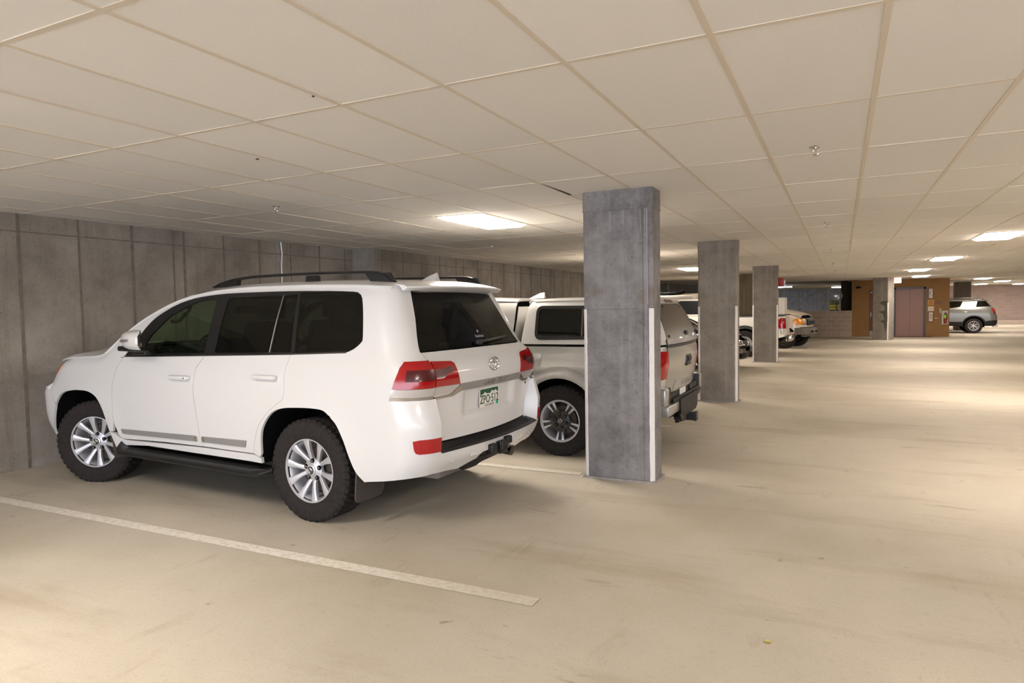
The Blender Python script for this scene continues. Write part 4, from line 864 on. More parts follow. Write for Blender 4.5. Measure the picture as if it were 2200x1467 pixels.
# tail lamps
tl_out = {}
for sd in (1, -1):
    def two(zlo, zhi, yin_lo, yin_hi, ylo, off, m, name, par, xo=None, gapR=0):
        lo = xo or (lambda z: -.755-.075*(z-.965)/.263)
        nz = 6; S_ = [(lo(z), z) for z in seq(zlo, zhi, 4)]+[(LC.hx(z), z) for z in seq(zhi, zlo, nz)]
        a = cs(LC, 'S', S_, sd, .05, .03, off=off, gap=.0)
        return merge(a, cs(LC, 'R', [(sd*LC.hy(z), z) for z in seq(zlo, zhi, nz)]+[(sd*(.752), zhi), (sd*.752, zlo)], st=.05, th=.03, off=off, gap=.0))
    L1 = two(1.045, 1.228, 0, 0, 0, .007, RED, '', None).build('tail_light', RED, lc)
    two(.985, 1.043, 0, 0, 0, .006, CLEAR, '', None).build('reversing_lens', CLEAR, L1)
    two(.966, .984, 0, 0, 0, .010, CHROME, '', None).build('lamp_surround', CHROME, L1)
    def sp_(P, mat_, nm, par, off=.009, mode='S', th=.004): return cs(LC, mode, P, sd, .04, th, off=off, gap=0).build(nm, mat_, par)
    two(1.095, 1.170, 0, 0, 0, .010, REDD, '', None, xo=lambda z: -.865).build('dark_lens_band', REDD, L1)
    P = [(sd*.742, 1.045), (sd*.742, 1.222), (sd*.54, 1.212), (sd*.512, 1.198), (sd*.474, 1.045)]
    L2 = cs(LC, 'R', P, st=.04, th=.025, off=.007, gap=.001).build('tailgate_light', RED, tg)
    cs(LC, 'R', [(sd*.742, .985), (sd*.742, 1.043), (sd*.478, 1.043), (sd*.50, 1.02), (sd*.56, .985)], st=.04, th=.02, off=.005, gap=.001).build('reversing_lens', CLEAR, L2) if False else None
    rv = cs(LC, 'R', [(sd*.742, .982), (sd*.742, 1.043), (sd*.478, 1.043), (sd*.50, 1.022), (sd*.56, .984)], st=.04, th=.02, off=.005, gap=.001).build('reversing_light', CLEAR, tg)
    cs(LC, 'R', [(sd*.735, 1.10), (sd*.66, 1.10), (sd*.62, 1.125), (sd*.56, 1.135), (sd*.54, 1.160), (sd*.56, 1.18), (sd*.62, 1.172), (sd*.66, 1.165), (sd*.735, 1.165)], st=.04, th=.004, off=.010, gap=0).build('dark_lens_band', REDD, L2)
# rear bumper
LB = Surf(w=[(.33, .94), (.45, .965), (.6, .98), (.8, .985), (.95, .979), (1.0, .975)], xr=[(.36, -.97), (.42, -1.02), (.5, -1.07), (.58, -1.095), (.66, -1.10), (.785, -1.10), (.80, -1.095), (.97, -1.04)],
          xf=[(0, 3.8), (1, 3.8)], rr=[(.35, .26), (.8, .24), (1, .24)], rf=[(0, .3), (1, .3)], ztop=[(-1, 2), (3, 2)], rs=[(0, .1), (1, .1)], zc=[(0, 0), (1, 0)], cr=[(.35, .08), (.6, .07), (.8, .06), (1, .05)], cf=[(0, .1), (1, .1)], flares=[(.04, .40, .47, .012)])
bp_ = []
au = [p for p in ra if p[0] < -.22 and p[1] < .84]
for sd in (1, -1):
    P = bgap+[(LB.hx(z), z) for z in ZB]+[(-.80, .412), (-.635, .387), (-.509, .369)]+au[::-1]
    bp_.append(cs(LB, 'S', P, sd, .045, .02, gap=.0))
    P = [(sd*LB.hy(z), z) for z in ZB[::-1]]+[(sd*.757, .966), (sd*.757, .588), (sd*.757, .43)]
    bp_.append(cs(LB, 'R', P, st=.045, th=.02, gap=.0))
    P = [(sd*.757, .43), (sd*.757, .588), (sd*.25, .588), (sd*.245, .50), (sd*.27, .45), (sd*.36, .432), (sd*.45, .405)]
    bp_.append(cs(LB, 'R', P, st=.045, th=.02, gap=.0, add=lambda a, b: Vector((.015*min(1, max(0, (.49-b)/.02))*min(1, max(0, (.66-abs(a))/.05)), 0, 0))))
bm_ = MB(); bm_.box((-1.06, -.40, .50), (-1.02, .40, .58)); bp_.append(bm_)
rbp = merge(*bp_).build('rear_bumper', WHITE, lc)
for sd in (1, -1):   # shoulder return from the bumper corner to the tailgate
    m = MB(); zs = seq(.585, .955, 10); V = []
    for z in zs: V += [(LB.R(.757, z)+.001, sd*.757, z), (-.93, sd*(.675+.06*max(0, (z-.64)/.3)), z), (-.93, sd*(.700+.06*max(0, (z-.64)/.3)), z), (LB.R(.757, z)+.018, sd*.765, z)]
    m.add(V, [(4*i+j, 4*i+(j+1) % 4, 4*i+4+(j+1) % 4, 4*i+4+j) for i in range(10) for j in range(4)]); m.build('bumper_return', WHITE, rbp)
    cs(LB, 'S', [(-.925, .692), (-.928, .63), (-.936, .608), (LB.hx(.6), .60), (LB.hx(.7), .70)], sd, .03, .01, off=.006, gap=0).build('reflector', pm('reflector_red', (165, 14, 20), .2, 0, .6), rbp)
    cs(LB, 'R', [(sd*LB.hy(.70), .70), (sd*LB.hy(.60), .60), (sd*.76, .60), (sd*.76, .70)], st=.03, th=.01, off=.006, gap=0).build('reflector', pm('reflector_red', (165, 14, 20), .2, 0, .6), rbp)
    for yy in (.60, .33) if sd == 1 else (.60,):
        k = MB(); k.tube([(LB.R(yy, .50)+.004, sd*yy, .50), (LB.R(yy, .50)-.0012, sd*yy, .50)], .010, 18); k.build('parking_sensor', WHITE, rbp)
pad = MB(); n = 16; V = []
ys = seq(.745, -.745, n)
for y in ys: V += [(LB.R(y, .59)-.002, y, .582), (LB.R(y, .59)-.002, y, .590), (LB.R(y, .59)+.015, y, .598), (-.955, y*.905, .632), (-.955, y*.905, .585)]
pad.add(V, [(5*i+j, 5*i+(j+1) % 5, 5*i+5+(j+1) % 5, 5*i+5+j) for i in range(n) for j in range(5)]+[tuple(range(5)), tuple(range(5*n, 5*n+5))])
pdo = pad.build('bumper_step_pad', BLACKP, lc)
rb_ = MB()
for k in range(6):
    rb_.tube([(LB.R(y, .59)+.028+k*.016, y, .603+k*.0048) for y in seq(.68, -.68, 14)], .0035, 4)
for y in seq(.62, -.62, 40): rb_.tube([(LB.R(y, .59)+.02, y, .600), (-.97, y, .6275)], .0022, 4)
rb_.build('pad_ribs', BLACKP, pdo)
# towing cover, receiver and lower valance
tw = MB(); P = rnd([(-.245, .588), (.245, .588), (.24, .50), (.16, .42), (-.13, .405), (-.24, .47)], .02, 2)
a = cs(LB, 'R', P, st=.04, th=.03, off=-.035, gap=0); tw.add(a.v, a.f)
a = cs(LB, 'R', [(.50, .40), (.27, .445), (.16, .425), (-.14, .40), (-.25, .445), (-.50, .40), (-.30, .37), (.30, .355)], st=.04, th=.05, off=-.03, gap=0); tw.add(a.v, a.f)
two_ = tw.build('towing_cover', BLACKP, lc)
hr = MB(); hr.obox((-1.06, 0, .50), .06, .04, .04, bev=.006); hr.obox((-1.10, 0, .50), .012, .055, .052, bev=.006); hr.obox((-1.07, .12, .50), .03, .045, .04, bev=.01); hr.obox((-1.07, -.12, .53), .03, .04, .03, bev=.01)
hr.build('hitch_receiver', SATIN, two_); hh = MB(); hh.obox((-1.1135, 0, .50), .002, .028, .028); hh.build('receiver_opening', DARK, two_)
# closing strip between the roof and the rear panel, and the cowl below the windscreen
m = MB(); n = 28; V = []; y1, y2 = LC.ty(-.60), LC.hy(1.74)
for i in range(n+1):
    q = -1+2*i/n; V += [(-.60, q*y1, LC.T(-.60, q*y1)), ((-.60+LC.R(q*y2, 1.74))/2-.004, q*(y1+y2)/2, (LC.T(-.60, q*y1)+1.74)/2+.006*1), (LC.R(q*y2, 1.74), q*y2, 1.738), (-.59, q*y2*.95, 1.73)]
m.add(V, [(4*i+j, 4*i+(j+1) % 4, 4*i+4+(j+1) % 4, 4*i+4+j) for i in range(n) for j in range(4)]+[(0, 1, 2, 3), tuple(range(4*n, 4*n+4))]); m.build('roof_edge', WHITE, lc)
cs(LC, 'T', [(2.57, -.66), (2.59, 0), (2.57, .66), (2.68, .70), (2.68, -.70)], st=.08, th=.03, off=-.012, gap=0).build('cowl', SATIN, lc)
# spoiler, antenna, roof rails
sp = MB(); n = 20; V = []
for i in range(n+1):
    y = .685-1.37*i/n; a = abs(y)/.685; xe = -.785+.085*a**6-.035*(1-a*a); zt = LC.T(-.60, y)
    e = 1 if a < .97 else .55
    V += [(-.585, y, zt+.0015), (-.68, y, zt-.004-.006*a), (xe, y, 1.768-.012*a*a), (xe-.004, y, 1.757-.012*a*a), (xe+.035, y, 1.735-.010*a*a), (-.64, y, 1.715+.045*max(0, (a-.74)/.26))]
sp.add(V, [(6*i+j, 6*i+(j+1) % 6, 6*i+6+(j+1) % 6, 6*i+6+j) for i in range(n) for j in range(6)]+[tuple(range(6)), tuple(range(6*n, 6*n+6))])
sp.build('rear_spoiler', WHITE, lc, ang=50)
fn_ = MB(); V = []
for (x, z, hw) in ((-.33, 1.838, .012), (-.40, 1.868, .010), (-.47, 1.895, .004), (-.495, 1.893, .003), (-.50, 1.835, .02)): V += [(x, hw, z), (x, -hw, z)]
B = [(-.31, .015, 1.83), (-.31, -.015, 1.83), (-.50, .034, 1.83), (-.50, -.034, 1.83)]
V2 = [(-.31, 0, 1.832), (-.40, .022, 1.832), (-.50, .034, 1.832), (-.50, -.034, 1.832), (-.40, -.022, 1.832)]; T2 = [(-.335, 0, 1.84), (-.42, .006, 1.875), (-.495, .004, 1.898), (-.495, -.004, 1.898), (-.42, -.006, 1.875)]
fn_.add(V2+T2, [(0, 1, 6, 5), (1, 2, 7, 6), (2, 3, 8, 7), (3, 4, 9, 8), (4, 0, 5, 9), (5, 6, 7, 8, 9)]); fn_.build('antenna_fin', WHITE, lc, loc=(0, 0, -.01))
for sd in (1, -1):
    rl = MB(); top = sm([(1.44, 1.80), (1.30, 1.842), (1.12, 1.868), (.87, 1.882), (.3, 1.888), (-.07, 1.884), (-.35, 1.878), (-.45, 1.860), (-.505, 1.83), (-.55, 1.80)], 3); n = len(top); V = []
    for i, (x, z) in enumerate(top):
        e = min(1, i/4, (n-1-i)/2+.35); hh_ = .016*max(.5, e); V += [(x, sd*.645, z-hh_), (x, sd*.652, z), (x, sd*.635, z+hh_*.4), (x, sd*.61, z+hh_*.4), (x, sd*.60, z), (x, sd*.605, z-hh_)]
    rl.add(V, [(6*i+j, 6*i+(j+1) % 6, 6*i+6+(j+1) % 6, 6*i+6+j) for i in range(n-1) for j in range(6)]+[tuple(range(6)), tuple(range(6*n-6, 6*n))])
    ro = rl.build('roof_rail', SATIN, lc, ang=50)
    for (xa, xb, xc_, xd) in ((1.42, 1.14, 1.28, 1.12), (.34, .20, .32, .22), (-.34, -.55, -.28, -.50)):
        f = MB(); V = []
        for y in (sd*.605, sd*.645): V += [(xa, y, 1.795), (xb, y, 1.795), (xd, y, 1.865 if xd < .9 else 1.86), (xc_, y, 1.866 if xd < .9 else 1.84)]
        f.add(V, [(0, 1, 2, 3), (4, 5, 6, 7), (0, 1, 5, 4), (1, 2, 6, 5), (2, 3, 7, 6), (3, 0, 4, 7)]); f.build('rail_foot', SATIN, ro)
# mirrors
for sd in (1, -1):
    mm = MB(); V = []; n = 18
    sec = ((.965, 1.985, .04, .040, 1.345), (.985, 1.962, .10, .062, 1.350), (1.03, 1.895, .185, .078, 1.354), (1.09, 1.805, .255, .084, 1.356), (1.15, 1.715, .275, .082, 1.354), (1.195, 1.650, .255, .074, 1.350), (1.222, 1.620, .20, .058, 1.346), (1.236, 1.63, .11, .030, 1.344))
    for y, xr0, dp, hh in [(a[0], a[1], a[2], a[3]) for a in sec]:
        cz = 1.352
        for j in range(n):
            a = -pi/2+pi*j/(n-3) if j < n-2 else None
            if a is not None: V.append((xr0+dp*max(0, cos(a))**.62, sd*y, cz+hh*math.copysign(abs(sin(a))**.75, sin(a))))
            else: V.append((xr0+.022, sd*y, cz+hh*(.8 if j == n-2 else -.8)))
    k = len(sec); mm.add(V, [(i*n+j, i*n+(j+1) % n, (i+1)*n+(j+1) % n, (i+1)*n+j) for i in range(k-1) for j in range(n)]+[tuple(range(n)), tuple(range(len(V)-n, len(V)))])
    mo = mm.build('side_mirror', WHITE, lc, ang=50)
    b = MB(); b.obox((1.95, sd*1.06, 1.268), .085, .10, .022, Matrix.Rotation(sd*.12, 4, 'X'), bev=.015); b.obox((1.97, sd*.955, 1.235), .09, .055, .02, bev=.01); b.build('mirror_base', SATIN, mo)
    s2 = MB(); s2.tube([(1.955, sd*1.160, 1.346), (1.905, sd*1.200, 1.348), (1.83, sd*1.228, 1.351), (1.745, sd*1.240, 1.356)], .012, 8, rs=[.006, .011, .013, .010]); s2.build('turn_signal', pm('signal_lens', (150, 142, 138), .25, .4), mo)
    m_ = [(2.0-1.5*(y-.965), sd*y, z) for y, z in ((.99, 1.30), (1.20, 1.305), (1.205, 1.40), (.99, 1.405))]
    s3 = MB(); s3.add(m_+[(x+.006, y, z) for x, y, z in m_], [(0, 1, 2, 3), (7, 6, 5, 4), (0, 4, 5, 1), (1, 5, 6, 2), (2, 6, 7, 3), (3, 7, 4, 0)]); s3.build('mirror_glass', CHROME, mo)
# chassis (dark boxes behind the panels), fuel tank guard
ch = MB()
for a, b in (((.56, -.86, .42), (2.36, .86, 1.12)), ((-.90, -.86, .45), (-.46, .86, .60)), ((-.42, -.5, .42), (.56, .5, .95)), ((2.36, -.5, .40), (3.5, .5, 1.05)), ((-.90, -.80, .60), (-.3, .80, .90)), ((-.80, -.83, .9), (.56, .83, 1.15))): ch.box(a, b)
ch.box((2.36, -.85, .90), (3.2, .85, 1.05))
for y in (-.45, .45): ch.box((-.8, y-.05, .36), (3.3, y+.05, .46))
ch.tube([(XR, -.7, ZH), (XR, .7, ZH)], .05); ch.tube([(XF, -.7, ZH), (XF, .7, ZH)], .045); ch.obox((XR, 0, ZH), .13, .13, .12, bev=.05)
ch.build('chassis', DARK, lc)
ex_ = MB(); ex_.tube([(-.4, -.55, .36), (-.82, -.55, .335)], .032, 14); ex_.tube([(-.80, -.55, .336), (-.88, -.55, .33)], .037, 14); ex_.build('exhaust_pipe', DCHROME, lc)
tk = MB(); tk.obox((-.72, .33, .345), .07, .17, .03, bev=.02); tk.obox((-.62, .30, .36), .20, .2, .05, bev=.03); tk.build('rear_skid_plate', pm('raw_underbody', (120, 110, 104), .6), lc)
# interior
it = MB(); it.box((2.0, -.80, .9), (2.45, .80, 1.20)); it.obox((2.08, 0, 1.215), .22, .78, .045, bev=.03); it.obox((2.0, .37, 1.26), .10, .2, .03, bev=.025); it.obox((2.0, 0, 1.08), .07, .17, .13, bev=.03)
it.box((-.6, -.8, 1.15), (.1, .8, 1.16)); it.box((-.45, -.62, 1.70), (1.4, .62, 1.705)); it.build('dashboard', SEAT, lc)
swm = MB(); c0 = Vector((1.76, .37, 1.20)); R_ = Matrix.Rotation(radians(-62), 4, 'Y')
swm.tube([c0+R_ @ Vector((.185*cos(2*pi*i/32), .185*sin(2*pi*i/32), 0)) for i in range(32)], .015, 8, closed=True)
swm.obox(c0-R_ @ Vector((0, 0, .03)), .06, .065, .03, R_, bev=.02)
for a in (0.2, pi-.2, -pi/2): swm.tube([c0-R_ @ Vector((0, 0, .02)), c0+R_ @ Vector((.18*sin(a), .18*cos(a), 0))], .014)
swm.tube([c0-R_ @ Vector((0, 0, .04)), c0-R_ @ Vector((0, 0, .32))], .03); swm.build('steering_wheel', SATIN, lc)
seat(lc, 1.33, .38, .88, 'front_seat'); seat(lc, 1.33, -.38, .88, 'front_seat')
for y in (.45, 0, -.45): seat(lc, .45, y, .90, 'rear_seat', .56)
for y in (.42, -.42): seat(lc, -.33, y, .98, 'third_row_seat', .42)
gh = MB()
for sd in (1, -1):
    gh.tube([(1.92, sd*.72, 1.50), (1.86, sd*.69, 1.50), (1.74, sd*.67, 1.60), (1.70, sd*.68, 1.65)], .016)
gh.build('grab_handle', SEAT, lc)
mrr = MB(); mrr.obox((1.78, 0, 1.60), .02, .13, .035, bev=.015); mrr.tube([(1.8, 0, 1.62), (1.84, 0, 1.70)], .01); mrr.build('rear_view_mirror', SATIN, lc)
# wheels
st = radians(23)
build_wheel(lc, (XR, .825, ZH), 0, .392, .240, .275, 'ten', tn='silver ten-spoke alloy rim')
build_wheel(lc, (XF-.03, .830, ZH-.024), st, .392, .240, .275, 'ten')
build_wheel(lc, (XR, -.825, ZH), pi, .392, .240, .275, 'ten'); build_wheel(lc, (XF-.03, -.830, ZH-.024), pi+st, .392, .240, .275, 'ten')
# ---------------------------------------------------------------- generic vehicle builder for the other cars
def arc(cx, cz, r, a0, a1, n=12): return [(cx+r*cos(radians(a0+(a1-a0)*i/n)), cz+r*sin(radians(a0+(a1-a0)*i/n))) for i in range(n+1)]
def vehicle(name, label, loc, yaw_rot, sf, paint, sill, axles, arch, wins, shield, bel, doors=(), wheel=None, rear_z=None, front_z=None, st=.09, group=None, rear_glass=None, glass=None, roofpart=True, hzr=None, well=.5, cat='car'):
    """axles (xr, xf, half track, z); arch radius; wins list of side-window polygons; shield (x0,x1,y0,y1) windscreen on T"""
    t = thing(name, label, cat, loc, yaw_rot, group); xr_, xf_, tr, zh = axles; glass = glass or GLASS_D
    zr0, zr1 = rear_z; zf0, zf1 = front_z
    def low():   # bottom edge with wheel arches, rear to front
        P = []
        for xc in (xr_, xf_):
            a = math.degrees(math.asin(max(-1, min(1, (sill-zh)/arch)))); P += arc(xc, zh, arch, 180-a, a, 14)
        return P
    hz_ = [(x, sf.hz(x)) for x in seq(hzr[1], hzr[0], 36)]
    rear = [(sf.hx(z), z) for z in seq(zr1, zr0, 8)]; front = [(sf.gx(z), z) for z in seq(zf0, zf1, 6)]
    P = low()+front+hz_+rear
    parts = []
    for sd in (1, -1): parts.append(cs(sf, 'S', P, sd, st, .02, gap=0, holes=[inset(w, .0) for w in wins]))
    # top
    x0, x1 = hzr; left = [(x, sf.ty(x)) for x in seq(x0, x1, 30)]
    holes = []
    if shield: a, b_, ya, yb = shield; holes.append([(a, -ya), (b_, -yb), (b_+.05, 0), (b_, yb), (a, ya), (a+.05, 0)])
    parts.append(cs(sf, 'T', left+[(x, -y) for x, y in left[::-1]], st=st, th=.02, gap=0, holes=holes))
    rh = [rear_glass] if rear_glass else []
    R_ = [(sf.hy(z), z) for z in seq(zr0, zr1, 8)]; parts.append(cs(sf, 'R', R_+[(-a, b_) for a, b_ in R_[::-1]], st=st, th=.02, gap=0, holes=rh))
    F_ = [(sf.gy(z), z) for z in seq(zf0, zf1, 6)]; parts.append(cs(sf, 'F', F_+[(-a, b_) for a, b_ in F_[::-1]], st=st, th=.02, gap=0))
    body = merge(*parts).build('body_shell', paint, t)
    for sd in (1, -1):
        for w in wins: cs(sf, 'S', inset(w, -.006), sd, .09, .005, off=-.010, gap=0).build('side_window', glass, t)
    if shield: cs(sf, 'T', inset(holes[0], -.006), st=.09, th=.005, off=-.010, gap=0).build('windshield', GLASS_F, t)
    if rear_glass: cs(sf, 'R', inset(rear_glass, -.006), st=.09, th=.005, off=-.010, gap=0).build('rear_window', GLASS_B, t)
    for sd in (1, -1):
        for d in doors: cs(sf, 'S', d, sd, st, .006, off=.004, gap=.003).build('door', paint, t)
        for xc in (xr_, xf_):
            wl = MB(); A = arc(xc, zh, arch-.005, 190, -10, 16); n = len(A)
            wl.add([(x, sd*(sf.S(x, z)-.01), z) for x, z in A]+[(x, sd*well, z) for x, z in A], [(i, i+1, n+i+1, n+i) for i in range(n-1)]+[tuple(range(n, 2*n))]); wl.build('wheel_well_liner', DARK, t, rec=False)
    c = MB(); yb = .8
    c.box((xr_+arch, -yb, sill+.02), (xf_-arch, yb, bel-.12)); c.box((xr_-arch, -well, sill), (xf_+arch, well, bel-.15)); c.box((sf.xr(.6)+.15, -.7, sill+.02), (xr_-arch, .7, bel-.2)); c.box((xf_+arch, -.6, sill+.02), (sf.xf(.6)-.2, .6, bel-.35))
    c.tube([(xr_, -tr+.1, zh), (xr_, tr-.1, zh)], .05); c.tube([(xf_, -tr+.1, zh), (xf_, tr-.1, zh)], .05); c.build('chassis', DARK, t)
    R, rim, w, style, kw = wheel
    for xc in (xr_, xf_):
        for sd in (1, -1): build_wheel(t, (xc, sd*tr, zh), 0 if sd > 0 else pi, R, rim, w, style, **kw)
    return t
def over(t, sf, mode, P, nm, m, sd=1, off=.006, th=.012, st=.06): return cs(sf, mode, P, sd, st, th, off=off, gap=0).build(nm, m, t)
def mir(P): return [(-a, b) for a, b in P]
# ---- silver pickup with a white-silver canopy
SILV = pm('silver_paint', (168, 167, 161), .30, .5, .5); CANO = pm('canopy_paint', (202, 201, 196), .32, .3, .5)
TC = Surf(w=[(.3, .86), (.45, .905), (.6, .92), (.85, .93), (.95, .935), (1.05, .905), (1.12, .90), (1.19, .875), (1.30, .80), (1.68, .66)],
          xr=[(.3, -1.04), (.6, -1.05), (.76, -1.06), (.9, -1.085), (1.0, -1.10), (1.19, -1.09), (1.68, -.9)], xf=[(.3, 4.2), (.6, 4.28), (.9, 4.25), (1.1, 4.1)], rr=[(.3, .13), (1.3, .13)], rf=[(.3, .5), (1.2, .5)],
          ztop=[(-1.2, 1.19), (.56, 1.19), (.60, 1.62), (.75, 1.685), (1.4, 1.70), (1.9, 1.68), (2.35, 1.52), (2.95, 1.16), (3.3, 1.12), (3.9, 1.07), (4.2, .98), (4.3, .9)], rs=[(-1.2, .03), (.6, .06), (1.5, .09), (4, .10)], zc=[(-1, .0), (.7, .01), (1.2, .02), (3.5, .05), (4.3, .01)], cr=[(.3, .06), (1.6, .06)], cf=[(.3, .15), (1.2, .15)])
# cab greenhouse is tapered; the load bed and lower body share one shell
tac = thing('pickup_truck', 'silver pickup with a windowed canopy over its bed, between the off-roader and the near column', 'car', (-2.62, 7.49, 0), pi)
XA, XB, ZT = .06, 3.60, .375
def t_arc(xc): return arc(xc, .40, .445, 190-5, -5, 16)
low = arc(XA, .40, .44, 178, 2, 16)+arc(XB, .40, .44, 178, 2, 16)
TCs = Surf(w=[(.3, .86), (.45, .905), (.6, .92), (.85, .93), (.95, .935), (1.05, .905), (1.12, .90), (1.19, .875), (1.30, .82), (1.45, .76), (1.68, .68)], xr=[(0, .60), (2, .60)], xf=[(.3, 4.2), (.6, 4.28), (.9, 4.25), (1.1, 4.1)], rr=[(.3, .05), (1.3, .05)], rf=[(.3, .5), (1.2, .5)],
           ztop=[(.5, 1.66), (.75, 1.685), (1.4, 1.70), (1.9, 1.68), (2.35, 1.52), (2.95, 1.17), (3.3, 1.13), (3.9, 1.07), (4.2, .98), (4.3, .9)], rs=[(.5, .07), (1.5, .09), (2.4, .07), (4, .10)], zc=[(.7, .01), (1.2, .02), (2.4, .04), (3.5, .05), (4.3, .01)], cr=[(.3, .02), (1.6, .02)], cf=[(.3, .15), (1.2, .15)])
bedP = [(TC.hx(z), z) for z in seq(1.165, .52, 8)]+[(-.42, .50)]+arc(XA, .40, .44, 167, 7, 16)+[(.55, .42), (.59, .42), (.59, 1.165)]
cabP = [(.64, .42)]+[(3.14, .42)]+arc(XB, .40, .44, 175, 10, 16)+[(TC.gx(z), z) for z in seq(.45, .93, 5)]+[(x, TCs.hz(x)) for x in seq(4.1, .66, 30)]
tw1 = rnd([(.99, 1.22), (.99, 1.585), (1.40, 1.60), (1.40, 1.22)], .05, 3); tw2 = rnd([(1.47, 1.22), (1.47, 1.60), (1.95, 1.575), (2.30, 1.43), (2.58, 1.22)], .05, 3)
ps = []
for sd in (1, -1):
    ps.append(cs(TC, 'S', bedP, sd, .06, .02, gap=0)); ps.append(cs(TCs, 'S', cabP, sd, .07, .02, gap=0, holes=[tw1, tw2]))
tl = [(x, TCs.ty(x)) for x in seq(.66, 4.08, 26)]
shd = [(1.95, -.60), (2.90, -.66), (2.96, 0), (2.90, .66), (1.95, .60), (2.0, 0)]
ps.append(cs(TCs, 'T', tl+[(x, -y) for x, y in tl[::-1]], st=.08, th=.02, gap=0, holes=[shd]))
ps.append(cs(TC, 'R', [(sd_*TC.hy(z), z) for sd_, zs in ((1, seq(.5, 1.165, 6)), (-1, seq(1.165, .5, 6))) for z in zs], st=.08, th=.02, gap=0, holes=[[(.735, .66), (.735, 1.15), (-.735, 1.15), (-.735, .66)]]))
fz2 = [(TC.gy(z), z) for z in seq(.45, .93, 5)]; ps.append(cs(TC, 'F', fz2+mir(fz2)[::-1], st=.08, th=.02, gap=0))
rz_ = seq(.5, 1.60, 16); ps.append(cs(TCs, 'R', [(TCs.hy(z), z) for z in rz_]+[(-TCs.hy(z), z) for z in rz_[::-1]], st=.08, th=.02, gap=0))
merge(*ps).build('body_shell', SILV, tac)
for sd in (1, -1):
    for w in (tw1, tw2): cs(TCs, 'S', inset(w, -.005), sd, .08, .005, off=-.01, gap=0).build('side_window', GLASS_D, tac)
    cs(TCs, 'S', [(.86, .45), (.86, 1.20), (1.43, 1.20), (1.43, .45)], sd, .08, .006, off=.004, gap=.003).build('rear_door', SILV, tac)
    cs(TCs, 'S', [(1.45, .45), (1.45, 1.20), (2.62, 1.19), (2.72, 1.0), (2.75, .45)], sd, .08, .006, off=.004, gap=.003).build('front_door', SILV, tac)
    # flared arch lip
    for xc in (XA, XB):
        m = MB(); V = []; A1 = arc(xc, .40, .435, 185, -5, 20); A2 = arc(xc, .40, .50, 185, -5, 20); A3 = arc(xc, .40, .56, 185, -5, 20); n = len(A1)
        for k in range(n):
            V += [(A1[k][0], sd*.90, A1[k][1]), (A1[k][0], sd*.962, A1[k][1]), (A2[k][0], sd*.962, A2[k][1]), (A3[k][0], sd*(TC.S(min(max(A3[k][0], -.7), 3.5), A3[k][1])-.004), A3[k][1])]
        m.add(V, [(4*i+j, 4*i+j+1, 4*i+j+5, 4*i+j+4) for i in range(n-1) for j in range(3)]); m.build('fender_flare', SILV, tac, ang=50, rec=True)
        wl = MB(); A = arc(xc, .40, .44, 190, -10, 16); n = len(A)
        wl.add([(x, sd*.90, z) for x, z in A]+[(x, sd*.5, z) for x, z in A], [(i, i+1, n+i+1, n+i) for i in range(n-1)]+[tuple(range(n, 2*n))]); wl.build('wheel_well_liner', DARK, tac, rec=False)
    lp = MB(); a = cs(TC, 'S', [(TC.hx(z), z) for z in seq(.70, 1.12, 4)]+[(-.93, 1.12), (-.95, .9), (-.93, .70)], sd, .05, .02, off=.012, gap=0); lp.add(a.v, a.f)
    a = cs(TC, 'R', [(sd*TC.hy(z), z) for z in seq(.84, 1.12, 4)]+[(sd*.735, 1.12), (sd*.725, .98), (sd*.735, .84)], st=.05, th=.02, off=.012, gap=0); lp.add(a.v, a.f); lo = lp.build('tail_light', RED, tac)
    cs(TC, 'R', [(sd*TC.hy(.8), .725), (sd*TC.hy(.8), .838), (sd*.735, .838), (sd*.745, .725)], st=.05, th=.02, off=.011, gap=0).build('reversing_lens', CLEAR, lo)
    cs(TC, 'R', [(sd*TC.hy(.8), .68), (sd*TC.hy(.8), .723), (sd*.745, .723), (sd*.77, .68)], st=.05, th=.02, off=.012, gap=0).build('lower_lens', REDD, lo)
cs(TCs, 'T', inset(shd, -.005), st=.08, th=.005, off=-.008, gap=0).build('windshield', GLASS_F, tac)
over(tac, TC, 'S', rnd([(.272, .955), (.385, .955), (.405, 1.09), (.272, 1.09)], .025, 3), 'fuel_door', SILV, 1, .004, .008)
# tailgate with moulded lettering panel
def tgl(a, b):
    u = 1 if (b < .80 and abs(a) < .50) else 0; return Vector((0, 0, 0))
tgt = cs(TC, 'R', rnd([(.725, .665), (.725, 1.155), (-.725, 1.155), (-.725, .665)], .02, 2), st=.05, th=.03, off=.006, gap=0).build('tailgate', SILV, tac)
cs(TC, 'R', [(.74, 1.150), (.74, 1.178), (-.74, 1.178), (-.74, 1.150)], st=.06, th=.06, off=.012, gap=0).build('tailgate_cap', BLACKP, tgt)
cs(TC, 'R', rnd([(.50, .70), (.43, .80), (-.43, .80), (-.50, .70)], .02, 2), st=.05, th=.006, off=.012, gap=0).build('tailgate_emboss', SILV, tgt)
text_mb('TACOMA', .085, lambda a, b, t: Vector((TC.R(-a, b+.748)-.012-t, -a, b+.748)), .006, 1.25, space=1.25, bold=.001).build('lettering', SILV, tgt, rec=False)
h = MB(); h.obox((TC.R(0, .99)-.006, 0, .985), .010, .115, .06, bev=.008); h.build('handle_bezel', SATIN, tgt); h = MB(); h.obox((TC.R(0, .99)-.018, -.01, .998), .008, .085, .026, bev=.006); h.tube([(TC.R(0, .95)-.018, .03, .95), (TC.R(0, .95)-.018, .03, .955)], .012, 10); h.build('tailgate_handle', BLACKP, tgt)
